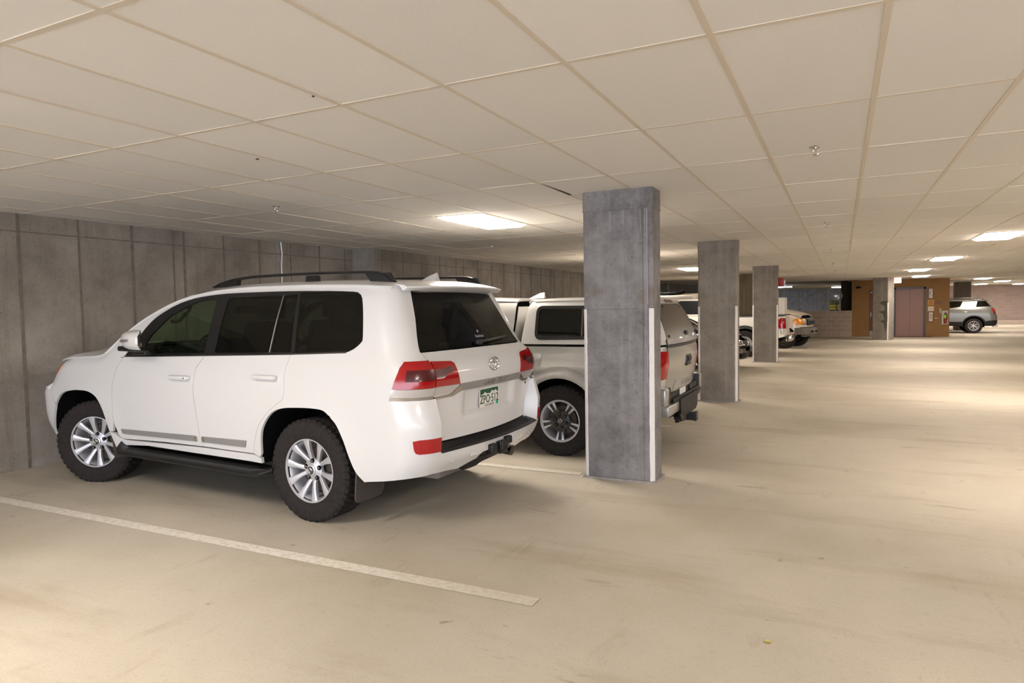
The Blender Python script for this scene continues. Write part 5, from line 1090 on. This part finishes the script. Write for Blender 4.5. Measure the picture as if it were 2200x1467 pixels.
# canopy
CN = Surf(w=[(1.18, .865), (1.40, .815), (1.60, .765), (1.70, .74)], xr=[(1.18, -1.10), (1.25, -1.085), (1.40, -1.03), (1.55, -.955), (1.64, -.88), (1.70, -.80)], xf=[(1.18, .585), (1.3, .575), (1.5, .545), (1.7, .50)], rr=[(1.18, .09), (1.7, .12)], rf=[(1.18, .07), (1.7, .07)],
          ztop=[(-.95, 1.625), (-.85, 1.655), (-.6, 1.672), (.2, 1.68), (.56, 1.67)], rs=[(-1, .08), (.5, .08)], zc=[(-1, .015), (.5, .015)], cr=[(1.18, .05), (1.7, .05)], cf=[(1.18, .02), (1.7, .02)])
cwin = rnd([(.365, 1.245), (.365, 1.592), (-.86, 1.575), (-.94, 1.40), (-.97, 1.26)], [.07, .07, .07, .04, .06], 5)
cp = []
for sd in (1, -1):
    P = [(CN.hx(z), z) for z in seq(1.19, 1.60, 6)]+[(x, CN.hz(x)) for x in seq(-.82, .52, 12)]+[(CN.gx(z), z) for z in seq(1.63, 1.19, 5)]
    cp.append(cs(CN, 'S', P, sd, .07, .02, gap=0, holes=[cwin]))
l_ = [(x, CN.ty(x)) for x in seq(-.86, .50, 14)]; cp.append(cs(CN, 'T', l_+[(x, -y) for x, y in l_[::-1]], st=.08, th=.02, gap=0))
f_ = [(CN.gy(z), z) for z in seq(1.19, 1.66, 4)]; cp.append(cs(CN, 'F', f_+mir(f_)[::-1], st=.1, th=.02, gap=0))
r_ = [(CN.hy(z), z) for z in seq(1.19, 1.66, 6)]; cg = [(.735, 1.235), (.655, 1.50), (.60, 1.565), (.40, 1.592), (-.40, 1.592), (-.60, 1.565), (-.655, 1.50), (-.735, 1.235)]
cp.append(cs(CN, 'R', r_+mir(r_)[::-1], st=.06, th=.02, gap=0, holes=[cg]))
can = merge(*cp).build('canopy', CANO, tac)
for sd in (1, -1):
    wf = cs(CN, 'S', inset(cwin, -.012), sd, .06, .012, off=.006, gap=0, holes=[inset(cwin, .022)]).build('window_frame', SATIN, can)
    cs(CN, 'S', inset(cwin, .02), sd, .08, .004, off=-.002, gap=0).build('canopy_window', GLASS_D, can)
    cs(CN, 'S', [(-.16, 1.262), (-.15, 1.575), (-.165, 1.575), (-.175, 1.262)], sd, .08, .006, off=.002, gap=0).build('window_divider', DCHROME, can)
over(can, CN, 'R', inset(cg, -.01), 'canopy_rear_glass', pm('tinted_rear_pane', (70, 62, 50), .35, 0, .25, spec=.25), off=.004, th=.006)
over(can, CN, 'R', [(.78, 1.185), (.765, 1.235), (-.765, 1.235), (-.78, 1.185)], 'glass_sill', DCHROME, off=.012, th=.02)
q = MB(); q.obox((CN.R(0, 1.285)-.012, 0, 1.285), .012, .055, .022, bev=.006); q.build('canopy_lock', SATIN, can)
for (a, b) in ((.42, 1.575), (-.42, 1.575), (.66, 1.27), (-.66, 1.27)):
    q = MB(); q.obox((CN.R(a, b)-.008, a, b), .006, .012, .012, bev=.003); q.build('glass_clip', SATIN, can)
over(can, CN, 'R', [(.16, 1.615), (.15, 1.645), (-.15, 1.645), (-.16, 1.615)], 'brake_light', pm('dull_red_lens', (110, 58, 58), .3, 0, .5), off=.008)
V2 = [(0, 0, 0), (-.10, .022, 0), (-.21, .028, 0), (-.21, -.028, 0), (-.10, -.022, 0)]; T2 = [(-.05, 0, .022), (-.15, .006, .062), (-.205, .004, .068), (-.205, -.004, .068), (-.15, -.006, .062)]
q = MB(); q.add(V2+T2, [(0, 1, 6, 5), (1, 2, 7, 6), (2, 3, 8, 7), (3, 4, 9, 8), (4, 0, 5, 9), (5, 6, 7, 8, 9)]); q.build('antenna_fin', CANO, tac, loc=(.82, 0, 1.70))
# rear bumper of the pickup
bxx = lambda y: -1.135+.055*min(1, abs(y)/.93)**2
def bpr(mb, P, d, dx=0): mb.prism(P, lambda a, b, t: (bxx(a)+dx+t, a, b), d)
tb = MB()
for sd in (1, -1):
    tb.obox((-.985, sd*.845, .665), .09, .085, .092, bev=.022)
    if sd > 0: tb.obox((-.985, .70, .53), .12, .235, .055, bev=.018)
    else: tb.obox((-.96, -.83, .53), .08, .09, .055, bev=.018)
    tb.obox((-.75, sd*.905, .60), .20, .03, .10, bev=.02)
tb.box((-1.0, -.6, .50), (-.96, .6, .56))
tbo = tb.build('rear_bumper', SILV, tac)
q = MB(); q.obox((-1.01, -.55, .565), .08, .21, .045, bev=.015); bpr(q, rnd([(.46, .60), (-.46, .60), (-.44, .43), (-.30, .40), (.30, .40), (.44, .43)], .02, 2), .14, .004)
q.box((-1.10, -.72, .56), (-.98, .72, .60)); q.box((-1.06, -.70, .44), (-.98, .70, .68)); bpr(q, rnd([(.70, .625), (-.70, .625), (-.68, .580), (.68, .580)], .01, 2), .10, .01); q.build('bumper_step', BLACKP, tac)
for sd in (1, -1):
    q = MB(); q.box((-1.075, min(sd*.725, sd*.80), .60), (-.96, max(sd*.725, sd*.80), .752)); q.build('bumper_end_cap', pm('blue_black_plastic', (38, 42, 54), .5), tac)
q = MB(); q.obox((-1.07, -.24, .655), .015, .035, .022, bev=.008); q.build('plate_lamp_housing', SATIN, tac)
q = MB(); q.box((-1.18, -.045, .315), (-.95, .045, .40)); q.box((-1.195, -.055, .31), (-1.17, .055, .405)); q.box((-1.08, -.02, .34), (-1.04, .40, .42)); q.prism([(.14, .43), (.50, .45), (.42, .36), (.18, .34)], lambda a, b, t: (-1.12+t, a, b), .02); q.build('hitch_receiver', SATIN, tac)
plate(tac, (-1.066, .13, .64), -1, .30, .10, None)
ch = MB(); ch.box((.5, -.80, .42), (3.1, .80, 1.05)); ch.box((-.95, -.5, .48), (4.0, .5, .95)); ch.box((-.85, -.82, .95), (.55, .82, 1.10)); ch.box((-.95, -.80, .48), (-.42, .80, .62))
for y in (-.45, .45): ch.box((-1.1, y-.05, .42), (4.0, y+.05, .52))
ch.tube([(XA, -.75, ZT), (XA, .75, ZT)], .05); ch.tube([(XB, -.75, ZT), (XB, .75, ZT)], .05); ch.build('chassis', DARK, tac)
for y in (.38, -.38): seat(tac, 1.55, y, .85, 'front_seat', .56)
q = MB(); q.box((4.18, -.5, .62), (4.32, .5, .95)); q.build('grille', SATIN, tac); q = MB(); q.obox((4.22, 0, .52), .10, .80, .10, bev=.04); q.build('front_bumper', SILV, tac)
for sd in (1, -1): q = MB(); q.obox((4.02, sd*.72, .86), .16, .14, .08, bev=.04); q.build('headlight', CLEAR, tac); q = MB(); q.obox((2.45, sd*1.02, 1.24), .06, .10, .08, bev=.03); q.build('side_mirror', SILV, tac)
for xc in (XA, XB):
    for sd in (1, -1): build_wheel(tac, (xc, sd*.81, ZT), 0 if sd > 0 else pi, .378, .225, .265, 'five_double', nuts=6, tn='black and machined five-spoke alloy rim')
# ---- silver crossover beyond the lift
GSIL = pm('grey_silver_paint', (128, 128, 122), .30, .4, .5)
GM = Surf(w=[(.25, .90), (.45, .94), (.7, .955), (1.0, .955), (1.18, .93), (1.25, .90), (1.6, .76), (1.7, .70)], xr=[(.25, -.82), (.4, -1.0), (.6, -1.05), (.85, -1.03), (1.0, -.98), (1.2, -.93), (1.3, -.86), (1.55, -.66), (1.62, -.62)], xf=[(.25, 3.6), (.6, 3.85), (.9, 3.8), (1.1, 3.6)], rr=[(.25, .3), (1.2, .25), (1.6, .2)], rf=[(.25, .5), (1.2, .5)],
          ztop=[(-.8, 1.50), (-.62, 1.60), (-.3, 1.64), (.6, 1.665), (1.3, 1.655), (1.75, 1.58), (2.5, 1.19), (2.8, 1.12), (3.4, 1.05), (3.75, .92)], rs=[(-1, .07), (2, .07), (3.5, .12)], zc=[(-1, .02), (2, .03), (3.5, .03)], cr=[(.25, .08), (1.6, .08)], cf=[(.25, .12), (1.2, .12)])
gw = [rnd([(.02, 1.275), (.155, 1.565), (-.50, 1.575), (-.60, 1.50), (-.74, 1.31)], .03, 2), rnd([(.56, 1.30), (.44, 1.57), (1.20, 1.58), (1.22, 1.24), (.90, 1.245)], .03, 2), rnd([(1.29, 1.24), (1.29, 1.575), (1.62, 1.53), (2.22, 1.22)], .03, 2)]
gmc = vehicle('crossover_car', 'silver crossover parked far off, half hidden behind the ochre lift block', (5.79, 40.05, 0), pi, GM, GSIL, .36, (0, 2.86, .80, .365), .445, gw, (1.80, 2.42, .56, .62), 1.2,
    doors=[[(.42, .60), (.40, 1.17), (1.24, 1.17), (1.24, .60)], [(1.27, .60), (1.27, 1.17), (2.2, 1.15), (2.35, .9), (2.35, .60)]], wheel=(.365, .235, .25, 'six_y', dict(rough=False, lugs=12)), rear_z=(.36, 1.58), front_z=(.36, .95), hzr=(-.60, 3.55), rear_glass=[(.66, 1.26), (.56, 1.54), (-.56, 1.54), (-.66, 1.26)])
for sd in (1, -1):
    a = arc(0, .365, .445, 178, 2, 14); b2 = arc(0, .365, .51, 178, 2, 14); over(gmc, GM, 'S', a+b2[::-1], 'arch_cladding', BLACKP, sd, .012, .02)
    a = arc(2.86, .365, .445, 178, 2, 14); b2 = arc(2.86, .365, .51, 178, 2, 14); over(gmc, GM, 'S', a+b2[::-1], 'arch_cladding', BLACKP, sd, .012, .02)
    over(gmc, GM, 'S', [(.48, .36), (.48, .56), (2.36, .60), (2.36, .36)], 'sill_cladding', BLACKP, sd, .012, .02)
    over(gmc, GM, 'S', [(-.44, .37), (-.49, .60)]+[(GM.hx(z), z) for z in seq(.64, .37, 4)], 'bumper_cladding', BLACKP, sd, .012, .02)
    over(gmc, GM, 'S', [(-.68, 1.19), (-.72, 1.10), (-.80, 1.02), (-.845, .93)]+[(GM.hx(z), z) for z in seq(.93, 1.19, 4)], 'tail_light', RED, sd, .012, .02)
    over(gmc, GM, 'R', [(sd*GM.hy(z), z) for z in seq(.93, 1.19, 3)]+[(sd*.58, 1.17), (sd*.60, 1.02)], 'tail_light', RED, 1, .012, .02)
    q = MB(); q.tube([(1.6, sd*.60, 1.66), (1.2, sd*.61, 1.725), (-.15, sd*.61, 1.725), (-.42, sd*.60, 1.66)], .02, 8); q.build('roof_rail', DCHROME, gmc)
    q = MB(); q.obox((.37, sd*.985, 1.045), .10, .012, .016, bev=.008); q.build('door_handle', CHROME, gmc)
    q = MB(); q.obox((2.0, sd*1.04, 1.22), .07, .10, .075, bev=.03); q.build('side_mirror', GSIL, gmc)
    q = MB(); q.obox((3.6, sd*.62, .86), .12, .16, .08, bev=.03); q.build('headlight', CLEAR, gmc)
over(gmc, GM, 'R', [(GM.hy(.5), .37), (GM.hy(.6), .63), (-GM.hy(.6), .63), (-GM.hy(.5), .37)], 'bumper_cladding', BLACKP, 1, .012, .02)
q = MB(); q.prism([(-.60, 1.60), (-.60, 1.62), (-.80, 1.60), (-.80, 1.57)], lambda a, b, t: (a, -.6+t, b), 1.2); q.build('rear_spoiler', GSIL, gmc)
q = MB(); q.tube([(-.8, .55, .33), (-1.02, .55, .36)], .04, 12); q.build('exhaust_tip', CHROME, gmc)
q = MB(); q.box((3.70, -.5, .5), (3.82, .5, .85)); q.build('grille', SATIN, gmc)
for y in (.38, -.38): seat(gmc, 1.2, y, .78, 'front_seat', .6); seat(gmc, .3, y, .80, 'rear_seat', .55)
# ---- white full-size van, nose towards the aisle
VWH = pm('van_white_paint', (226, 214, 196), .35, 0, .5)
VN = Surf(w=[(.35, .93), (.7, .98), (1.1, .98), (1.3, .95), (1.9, .85), (2.05, .78)], xr=[(0, -1.4), (2, -1.4)], xf=[(.35, 4.12), (.6, 4.20), (.95, 4.19), (1.10, 4.12), (1.25, 3.95)], rr=[(0, .1), (2, .1)], rf=[(.35, .30), (1.3, .38)],
          ztop=[(-1.4, 2.04), (1.9, 2.05), (2.35, 1.98), (2.75, 1.66), (3.15, 1.36), (3.35, 1.33), (3.8, 1.24), (4.1, 1.12), (4.2, 1.0)], rs=[(-1, .12), (2, .12), (3, .08), (4, .14)], zc=[(-1, .03), (2, .03), (3.6, .05), (4.2, .01)], cr=[(0, .05), (2, .05)], cf=[(.35, .10), (1.3, .10)])
vw = [rnd([(2.05, 1.32), (2.05, 1.80), (2.35, 1.80), (2.85, 1.36)], .03, 2)]
px, py, ph = -1.82, 25.7, radians(12); xf_, tr_ = 3.50, .86
# right front wheel (px,py): origin = P - xf*h + tr*left
hx_, hy_ = cos(ph), -sin(ph); lx_, ly_ = sin(ph), cos(ph); ox, oy = px-xf_*hx_+tr_*lx_, py-xf_*hy_+tr_*ly_
van = vehicle('cargo_van', 'white full-size van with amber corner lamp, nosing out beside the third column', (ox, oy, 0), -ph, VN, VWH, .45, (0, xf_, tr_-.02, .37), .44, vw, (2.40, 3.10, .66, .72), 1.3, doors=[[(1.7, .5), (1.7, 1.28), (2.95, 1.28), (2.98, .9), (2.98, .5)]],
    wheel=(.372, .215, .24, 'steel', dict(rough=False, lugs=12, mats=(DCHROME, DCHROME))), rear_z=(.45, 1.95), front_z=(.72, 1.02), hzr=(-1.33, 4.02), well=.62)
over(van, VN, 'F', rnd([(.86, .60), (.86, .76), (-.86, .76), (-.86, .60)], .03, 2), 'bumper_core', BLACKP, 1, .02, .06)
q = MB(); V = []; n = 20
for i in range(n+1):
    y = .96-1.92*i/n; x = VN.F(y, .6)+.09; x = x-.02*abs(y)**6
    V += [(x-.10, y, .50), (x, y, .50), (x+.01, y, .62), (x, y, .73), (x-.10, y, .745)]
q.add(V, [(5*i+j, 5*i+(j+1) % 5, 5*i+5+(j+1) % 5, 5*i+5+j) for i in range(n) for j in range(5)]+[tuple(range(5)), tuple(range(5*n, 5*n+5))]); GRB = pm('grey_bumper', (104, 98, 88), .5); vb = q.build('front_bumper', GRB, van)
for sd in (1, -1): q = MB(); q.prism(rnd([(3.98, .50), (3.98, .74), (4.14, .74), (4.14, .50)], .02, 2), lambda a, b, t: (a, sd*(.965-t), b), .04); q.build('bumper_end', GRB, vb)
q = MB(); q.box((VN.F(0, .6)+.095, -.40, .56), (VN.F(0, .6)+.104, -.12, .62)); q.box((VN.F(0, .6)+.095, .12, .56), (VN.F(0, .6)+.104, .40, .62)); q.build('bumper_opening', DARK, vb)
q = MB(); q.box((4.0, -.6, .40), (4.12, .6, .50)); q.build('air_dam', pm('grey_valance', (120, 112, 100), .6), van)
gg = over(van, VN, 'F', rnd([(.80, .84), (.80, 1.06), (-.80, 1.06), (-.80, .84)], .03, 2), 'grille', pm('grille_grey', (72, 68, 62), .5), 1, .012, .04)
q = MB()
for z in (.865, .925, .985): q.box((VN.F(0, z)+.012, -.38, z), (VN.F(0, z)+.022, .38, z+.035))
q.build('grille_opening', DARK, gg)
q = MB(); q.prism(rnd([(-.44, .80), (.44, .80), (.44, 1.04), (-.44, 1.04)], .03, 3), lambda a, b, t: (VN.F(0, .9)-.01+t, a, b), .022); q.build('grille_surround', pm('grille_grey', (72, 68, 62)), gg)
for sd in (1, -1):
    over(van, VN, 'F', rnd([(sd*.50, .87), (sd*.50, 1.03), (sd*.66, 1.03), (sd*.66, .87)], .02, 2), 'headlight', CLEAR, 1, .03, .03)
    cl = cs(VN, 'F', [(sd*VN.gy(z), z) for z in seq(.86, 1.05, 3)]+[(sd*.67, 1.05), (sd*.67, .86)], st=.04, th=.03, off=.022, gap=0); a = cs(VN, 'S', [(VN.gx(z), z) for z in seq(.86, 1.05, 3)]+[(3.84, 1.05), (3.84, .86)], sd, .04, .03, off=.02, gap=0); merge(cl, a).build('corner_lamp', pm('bright_amber_lens', (240, 150, 20), .2, 0, .8), van)
    q = MB(); q.obox((2.9, sd*1.12, 1.45), .05, .10, .17, bev=.03); q.tube([(2.9, sd*.9, 1.35), (2.9, sd*1.1, 1.42)], .02); q.build('side_mirror', BLACKP, van)
    seat(van, 2.2, sd*.42, .95, 'front_seat', .65)
q = MB(); q.tube([(3.12, .5, 1.385), (2.95, .1, 1.53)], .012, 6); q.tube([(3.12, -.15, 1.395), (2.95, -.55, 1.52)], .012, 6); q.build('wiper', SATIN, van)
# ---- white pickup backing out behind the third column
WPT = pm('plain_white_paint', (236, 230, 220), .35, 0, .5)
PK = Surf(w=[(.4, .93), (.6, .97), (1.0, .98), (1.25, .94), (1.4, .86), (1.85, .72)], xr=[(.4, -1.16), (.6, -1.18), (1.25, -1.16)], xf=[(.4, 4.4), (1.2, 4.4)], rr=[(.4, .10), (1.3, .10)], rf=[(.4, .4), (1.3, .4)],
          ztop=[(-1.2, 1.25), (.72, 1.25), (.80, 1.27), (4.2, 1.2), (4.4, 1.1)], rs=[(-1.2, .03), (5, .08)], zc=[(-1, 0), (5, .02)], cr=[(.4, .03), (1.3, .03)], cf=[(.4, .1), (1.3, .1)])
pk = vehicle('pickup_truck', 'white pickup carrying a white box, tail light showing beside the third column', (-2.62, 22.15, 0), pi, PK, WPT, .46, (0, 3.7, .84, .40), .47, [], None, 1.1, doors=[[(.9, .55), (.9, 1.2), (1.75, 1.2), (1.75, .55)], [(1.8, .55), (1.8, 1.2), (2.9, 1.2), (2.9, .55)]],
    wheel=(.40, .225, .26, 'steel', dict(rough=False, lugs=12)), rear_z=(.62, 1.235), front_z=(.46, 1.05), hzr=(-1.10, 4.25), well=.6)
q = MB(); q.prism([(.82, 1.24), (.86, 1.83), (1.1, 1.86), (2.1, 1.86), (2.5, 1.78), (3.05, 1.25)], lambda a, b, t: (a, -.74+t, b), 1.48); q.build('cab', WPT, pk)
for sd in (1, -1):
    q = MB(); q.prism([(1.0, 1.30), (1.02, 1.72), (2.15, 1.74), (2.72, 1.32)], lambda a, b, t: (a, sd*(.735+t), b), .012); q.build('side_window', SATIN, pk)
    a = cs(PK, 'S', [(PK.hx(z), z) for z in seq(.86, 1.17, 3)]+[(-1.02, 1.17), (-.93, 1.10), (-.97, .86)], sd, .05, .02, off=.012, gap=0); b2 = cs(PK, 'R', [(sd*PK.hy(z), z) for z in seq(.86, 1.17, 3)]+[(sd*.80, 1.17), (sd*.80, .86)], st=.05, th=.02, off=.012, gap=0); lo = merge(a, b2).build('tail_light', RED, pk)
    a = cs(PK, 'S', [(PK.hx(z), z) for z in seq(.70, .855, 3)]+[(-1.00, .855), (-1.02, .70)], sd, .05, .02, off=.010, gap=0).build('lower_lens', CLEAR, lo)
    q = MB(); q.box((-1.16, min(sd*.93, sd*.99), 1.235), (.72, max(sd*.93, sd*.99), 1.265)); q.build('bed_rail_cap', BLACKP, pk)
    a = arc(0, .40, .475, 178, 2, 14); b2 = arc(0, .40, .56, 176, 4, 14); over(pk, PK, 'S', a+b2[::-1], 'arch_trim', pm('dark_grey_trim', (52, 54, 50), .6), sd, .02, .03)
q = MB(); q.obox((-1.24, 0, .58), .09, .96, .10, bev=.03); q.build('rear_bumper', CHROME, pk)
bx = MB(); bx.obox((-1.80, 21.85, 1.27+.255), .30, .45, .25, bev=.01); tag(bx.build('cargo_box', pm('box_white', (214, 206, 196), .5)), 'plain white box standing on the bed of the white pickup', 'box')
# ---- black car nosing out between the second and third columns
BLK_ = pm('black_paint', (18, 15, 14), .12, 0, 1)
def small(ft, zt, hood=.98): return Surf(w=[(.18, .84), (.4, .90), (.7, .915), (.9, .90), (1.0, .86), (zt, .60)], xr=[(.18, -.80), (.5, -.92), (.9, -.88), (1.0, -.84)], xf=[(.18, 3.38), (.45, 3.50), (.7, 3.46), (.85, 3.34), (.95, 3.1)], rr=[(.18, .3), (1, .25)], rf=[(.18, .42), (1, .42)],
    ztop=[(-.9, .98), (-.75, 1.02), (-.1, zt-.07), (.6, zt), (1.2, zt), (1.9, zt-.22), (2.4, hood+.02), (2.9, hood-.06), (3.3, .78)], rs=[(-1, .07), (2, .07), (3, .12)], zc=[(-1, .03), (2, .03), (3, .03)], cr=[(.18, .08), (1, .08)], cf=[(.18, .14), (1, .14)])
BK = small(1, 1.46); sw = lambda zt: [rnd([(.0, 1.03), (.15, zt-.14), (.78, zt-.09), (.80, 1.0)], .03, 2), rnd([(.86, 1.0), (.86, zt-.09), (1.30, zt-.11), (2.05, 1.0)], .03, 2)]
bk = vehicle('hatchback_car', 'black car with only its nose and headlight showing between the second and third columns', (-5.50, 17.35, 0), 0, BK, BLK_, .26, (0, 2.65, .76, .32), .375, sw(1.46), (1.45, 2.2, .52, .60), .92,
    wheel=(.32, .21, .21, 'six_y', dict(rough=False, lugs=12)), rear_z=(.26, .95), front_z=(.26, .72), hzr=(-.72, 3.2), well=.52)
for sd in (1, -1):
    P = [(BK.gx(z), z) for z in seq(.62, .80, 3)]+[(2.85, .82), (2.95, .66)]; a = cs(BK, 'S', P, sd, .05, .02, off=.006, gap=0); b2 = cs(BK, 'F', [(sd*BK.gy(z), z) for z in seq(.60, .76, 3)]+[(sd*.42, .72), (sd*.42, .60)], st=.05, th=.02, off=.006, gap=0); lo = merge(a, b2).build('headlight', CLEAR, bk)
    for z in (.63, .68, .73): cs(BK, 'F', [(sd*.62, z), (sd*.62, z+.022), (sd*.46, z+.022), (sd*.46, z)], st=.05, th=.01, off=.012, gap=0).build('headlight_louvre', DARK, lo)
    q = MB(); q.obox((3.26, sd*.58, .36), .10, .12, .06, bev=.02); q.build('fog_light_grille', DARK, bk)
over(bk, BK, 'F', rnd([(.50, .30), (.50, .42), (-.50, .42), (-.50, .30)], .02, 2), 'lower_grille', BLACKP, 1, .004, .02)
q = MB(); q.obox((3.52, -.10, .50), .01, .16, .06); q.build('plate_bracket', SATIN, bk); q = MB(); q.tube([(3.50, -.45, .45), (3.55, -.45, .47)], .03, 12); q.build('tow_eye_cover', BLACKP, bk)
# ---- dark glazed pale car behind the silver pickup, and a white wagon with a bicycle and roof box
PS = pm('pale_silver_paint', (176, 175, 168), .28, .3, .6)
PA = small(1, 1.50, 1.0)
pa = vehicle('hatchback_car', 'pale silver car beyond the silver pickup, seen between its canopy glass and the second column', (-3.15, 10.05, 0), pi, PA, PS, .28, (0, 2.65, .77, .33), .385, sw(1.50), (1.45, 2.2, .52, .60), .94,
    wheel=(.33, .21, .21, 'six_y', dict(rough=False, lugs=12)), rear_z=(.28, .95), front_z=(.28, .72), hzr=(-.72, 3.2), well=.52)
over(pa, PA, 'T', [(-.66, -.60), (-.12, -.52), (-.12, .52), (-.66, .60)], 'rear_window', SATIN, 1, .004, .01)
for sd in (1, -1): over(pa, PA, 'R', [(sd*PA.hy(.9), .92), (sd*.52, .92), (sd*.52, .78), (sd*PA.hy(.8), .78)], 'tail_light', RED, 1, .008, .02)
WG = Surf(w=[(.3, .88), (.5, .94), (1.0, .95), (1.15, .92), (1.7, .74), (1.8, .70)], xr=[(.3, -.95), (.5, -1.05), (1.0, -1.02), (1.2, -.95), (1.7, -.72)], xf=[(.3, 3.6), (.6, 3.7), (1.0, 3.5)], rr=[(.3, .25), (1.7, .2)], rf=[(.3, .45), (1.1, .45)],
          ztop=[(-.9, 1.57), (-.6, 1.64), (.5, 1.67), (1.3, 1.65), (1.8, 1.56), (2.5, 1.16), (3.2, 1.06), (3.55, .92)], rs=[(-1, .09), (2, .08), (3.5, .12)], zc=[(-1, .03), (3, .03)], cr=[(.3, .07), (1.7, .07)], cf=[(.3, .12), (1.1, .12)])
ww = [rnd([(.05, 1.22), (.05, 1.55), (-.55, 1.53), (-.68, 1.25)], .03, 2), rnd([(.15, 1.21), (.15, 1.56), (.95, 1.57), (.95, 1.20)], .03, 2), rnd([(1.03, 1.20), (1.03, 1.56), (1.5, 1.54), (2.18, 1.19)], .03, 2)]
wg = vehicle('sport_utility_vehicle', 'white wagon with a bicycle on its roof, far back left of the second column', (-3.75, 13.6, 0), pi, WG, WPT, .36, (0, 2.75, .79, .36), .42, ww, (1.85, 2.42, .54, .62), 1.1,
    wheel=(.36, .22, .23, 'six_y', dict(rough=False, lugs=12)), rear_z=(.36, 1.60), front_z=(.36, .92), hzr=(-.68, 3.4), rear_glass=[(.64, 1.22), (.54, 1.56), (-.54, 1.56), (-.64, 1.22)])
for x in (-.55, .45):
    q = MB(); q.tube([(x, -.68, 1.69), (x, .68, 1.69)], .014, 8); q.tube([(x, -.60, 1.60), (x, -.60, 1.69)], .02); q.tube([(x, .60, 1.60), (x, .60, 1.69)], .02); q.build('roof_bar', SATIN, wg)
rb = MB(); rb.obox((-3.75+.62, 13.2, 1.706+.038), .62, .30, .038, bev=.03); tag(rb.build('roof_box', WPT), 'flat white board-like box lying on the roof bars of the white wagon', 'roof box')
by = thing('bicycle', 'black-wheeled bicycle carried flat on the roof of the white wagon', 'bicycle', (-3.72, 13.78, 1.785))
BKM = pm('bicycle_rubber', (14, 14, 14), .95, spec=.1)
for (x, y, z) in ((-.05, .0, .07), (.52, .12, .075)):
    q = MB(); R_ = Matrix.Rotation(radians(8), 4, 'X'); C_ = Vector((x, y, z))
    q.tube([C_+R_ @ Vector((.30*cos(2*pi*i/36), .30*sin(2*pi*i/36), 0)) for i in range(36)], .030, 6, closed=True); w_ = q.build('wheel', BKM, by)
    q = MB()
    for i in range(10): q.tube([C_, C_+R_ @ Vector((.29*cos(2*pi*i/10), .29*sin(2*pi*i/10), 0))], .0025, 4)
    q.tube([C_-R_ @ Vector((0, 0, .03)), C_+R_ @ Vector((0, 0, .03))], .02); q.build('spokes', DCHROME, w_)
q = MB(); A, B, C3, D3 = Vector((-.05, 0, .07)), Vector((.2, .05, .05)), Vector((.14, .2, .06)), Vector((.46, .2, .07))
for a, b in ((A, B), (B, C3), (A, C3), (B, D3), (C3, D3), (D3, Vector((.52, .12, .075)))): q.tube([a, b], .014, 6)
q.build('frame', BKM, by)
